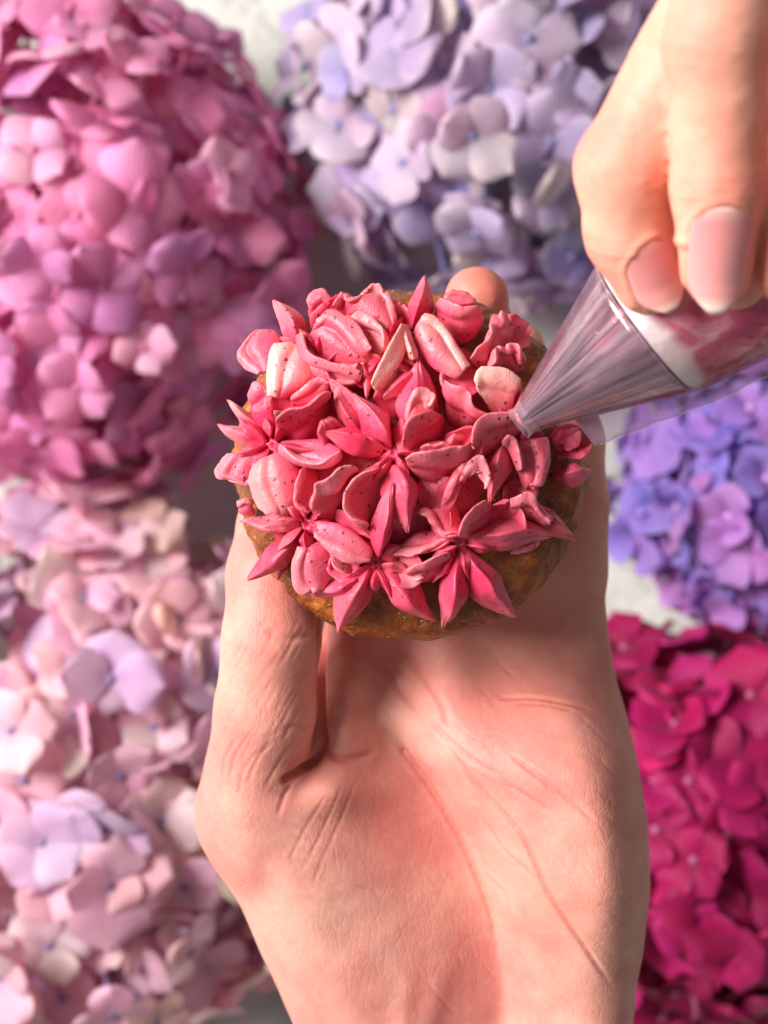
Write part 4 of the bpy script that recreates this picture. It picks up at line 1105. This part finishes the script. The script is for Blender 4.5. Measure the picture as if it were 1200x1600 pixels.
def hydrangea(label, centre, zc, R, Rz, size, palette, mat, button, width, point, cupv, curl, wave, seed, spacing=1.9, tilt=22, stem_dir=(1, 0)):
    rs = np.random.RandomState(seed); rnd = random.Random(seed)
    C = at(centre[0], centre[1], zc)
    root = thing('hydrangea_head', label, 'hydrangea', tuple(C * CM), 'hydrangea heads laid round the hands')
    variants = [hyd_petal('petal', mat, width * (.92 + .16 * rs.rand()), point * (.6 + .8 * rs.rand()), cupv * (.4 + 1.1 * rs.rand()), curl * (.1 + 1.6 * rs.rand()), wave * (.5 + rs.rand()), seed * 10 + i) for i in range(7)]
    fm = floret_mesh(button)
    def layout(rf, sp, zmin):
        n = int(4 * math.pi * (R * rf) ** 2 / (sp * sp)); out = []
        for i in range(n):
            z = 1 - 2 * (i + .5) / n
            if z < zmin: continue
            ph = i * 2.399963 + rs.randn() * .12
            r = math.sqrt(1 - z * z)
            d = np.array([r * math.cos(ph), r * math.sin(ph), z]) + rs.randn(3) * .045
            d /= np.linalg.norm(d)
            k = rf * (1 + .07 * rs.randn())
            p = np.array([d[0] * R * k, d[1] * R * k, d[2] * Rz * k])
            nn = np.array([d[0] / R, d[1] / R, d[2] / Rz]); nn /= np.linalg.norm(nn)
            out.append((p, nn))
        return out
    def frame(nn, t):
        q = nn + rs.randn(3) * math.tan(math.radians(t)) * .6; q /= np.linalg.norm(q)
        zq = Vector(q).to_track_quat('Z', 'Y') @ Matrix.Rotation(rnd.random() * 6.283, 3, 'Z').to_quaternion()
        return zq
    def petals(zq, sz):
        """four petals, two pairs one above the other"""
        out = []; up0 = math.radians(6 + 20 * rnd.random())
        base = palette[rnd.choices(range(len(palette)), [w for _, w in palette])[0]][0]
        for q in range(4):
            ang = q * math.pi / 2 + rnd.gauss(0, .10)
            el = up0 + rnd.gauss(0, .14) - (0.10 if q % 2 else 0)
            m = Matrix.Rotation(ang, 4, 'Z') @ Matrix.Rotation(-el, 4, 'Y') @ Matrix.Rotation(rnd.gauss(0, .16), 4, 'X')
            s = sz * (1 + rnd.gauss(0, .09)); m = m @ Matrix.Diagonal((s, s, s, 1))
            m.translation = Vector((0, 0, (.0006 if q % 2 else .0012)))
            jit = .86 + .28 * rnd.random()
            col = tuple(min(1, c * jit * (1 + rnd.gauss(0, .05))) for c in base[:3])
            out.append((m, rnd.randrange(len(variants)), col))
        return out
    lay = layout(1.0, spacing, -.35)
    # the florets that show largest: facing the camera and inside the frame
    def score(it):
        p = it[0] + C; d = CAMH - p[2]
        px, py = 600 + p[0] / d * FPX, 800 - p[1] / d * FPX
        outside = max(0, -px - 20, px - 1220, -py - 20, py - 1620)
        return it[1][2] - outside / 60.0
    lay.sort(key=score, reverse=True)
    single, rest = lay[:74], lay[74:] + layout(.80, spacing * 1.15, -.2)
    for p, nn in single:
        zq = frame(nn, tilt)
        f = obj('floret', fm, root, Vector(p * CM)); f.rotation_mode = 'QUATERNION'; f.rotation_quaternion = zq
        for m, vi, col in petals(zq, size * min(1.4, max(.7, 1 + rnd.gauss(0, .14)))):
            pe = obj('petal', variants[vi][0], f); pe.matrix_local = m; pe.color = (*col, 1)
    V = []; Fc = []; UV = []; TC = []
    for p, nn in rest:
        zq = frame(nn, tilt)
        M = Matrix.LocRotScale(Vector(p * CM), zq, None)
        for m, vi, col in petals(zq, size * min(1.4, max(.7, 1 + rnd.gauss(0, .14)))):
            _, pv, pf, puv = variants[vi]
            A = np.array(M @ m); w = pv * CM @ A[:3, :3].T + A[:3, 3]
            o0 = sum(len(x) for x in V); V.append(w); Fc += [tuple(o0 + i for i in f) for f in pf]; UV += puv; TC.append(np.tile([*col, 1], (len(w), 1)))
    if V:
        m = mesh_from('floret_mass', np.vstack(V) / CM, Fc, mat)
        ul = m.uv_layers.new(name='UVMap'); li = np.empty(len(m.loops), int); m.loops.foreach_get('vertex_index', li)
        ul.data.foreach_set('uv', np.array(UV)[li].ravel().astype(np.float32))
        ca = m.color_attributes.new('tint', 'FLOAT_COLOR', 'POINT'); ca.data.foreach_set('color', np.vstack(TC).ravel().astype(np.float32))
        o = obj('floret_mass', m, root); o['kind'] = 'stuff'
    # woody stem lying on the table under the head
    pts = np.array([(0, 0, -zc + 3.2), (stem_dir[0] * R * .5, stem_dir[1] * R * .5, -zc + 1.2), (stem_dir[0] * R * .9, stem_dir[1] * R * .9, -zc + .45)])
    sp = spline(pts, 12); V = []; ns = 8
    for i, c in enumerate(sp):
        for j in range(ns):
            th = 2 * math.pi * j / ns; V.append(c + np.array([-stem_dir[1] * math.cos(th), stem_dir[0] * math.cos(th), math.sin(th)]) * .32)
    Fc = [(i * ns + j, i * ns + (j + 1) % ns, (i + 1) * ns + (j + 1) % ns, (i + 1) * ns + j) for i in range(11) for j in range(ns)]
    obj('stem', mesh_from('stem', V, Fc, M_stalk), root)
    return root

pal = lambda *a: [(srgb(*c), w) for c, w in a]
m1 = petal_material('pink_petal', srgb(250, 188, 216), srgb(180, 58, 118), .35, .4, .4)
hydrangea('bright pink hydrangea head in the upper left corner', (88, 378), 4.6, 7.85, 6.5, 1.34,
          pal(((250, 156, 202), 5), ((242, 138, 190), 4), ((224, 142, 196), 3), ((253, 186, 216), 3)), m1, plain('pink_button', srgb(206, 110, 150)),
          1.14, .35, -.25, .30, .35, 11, 1.46, 24, (-1, 0))
m2 = petal_material('lilac_petal', srgb(232, 216, 210), srgb(146, 130, 186), .35, .6, .35)
hydrangea('pale lilac hydrangea head with creamy petal edges, behind the cupcake', (776, 168), 4.2, 6.35, 5.8, 1.32,
          pal(((200, 174, 214), 4), ((182, 162, 210), 3), ((222, 198, 218), 3), ((218, 202, 204), 2), ((206, 156, 190), 1), ((160, 146, 198), 1)), m2, plain('lilac_button', srgb(130, 128, 176)),
          1.16, .05, -.1, .3, .6, 23, 1.46, 28, (0, 1))
m3 = petal_material('dusty_pink_petal', srgb(246, 216, 206), srgb(160, 124, 172), .22, .3, .35)
hydrangea('dusty pink and mauve hydrangea head with tan petal edges, left of the palm', (130, 1205), 4.6, 8.45, 6.5, 1.36,
          pal(((252, 196, 212), 5), ((240, 184, 210), 4), ((254, 218, 222), 3), ((216, 178, 216), 3), ((244, 208, 194), 1)), m3, plain('blue_button', srgb(140, 116, 160)),
          1.16, 0.0, .0, .3, .4, 37, 1.48, 26, (-1, 0))
m4 = petal_material('violet_petal', srgb(170, 150, 224), srgb(210, 116, 200), .3, .5, .5)
hydrangea('violet blue hydrangea head at the right edge under the piping bag', (1215, 745), 3.6, 4.95, 4.8, 1.26,
          pal(((170, 124, 204), 4), ((152, 124, 204), 3), ((196, 128, 200), 3), ((136, 122, 202), 1)), m4, plain('violet_button', srgb(190, 150, 210)),
          1.15, .2, .4, .3, .6, 41, 1.36, 26)
m5 = petal_material('magenta_petal', srgb(214, 46, 128), srgb(120, 2, 54), .35, .3, .45)
hydrangea('deep magenta hydrangea head right of the palm', (1120, 1285), 4.2, 6.35, 5.5, 1.42,
          pal(((182, 8, 90), 5), ((156, 4, 74), 4), ((200, 30, 112), 3)), m5, plain('magenta_button', srgb(176, 90, 130)),
          1.16, .15, .2, .3, .6, 53, 1.50, 26)
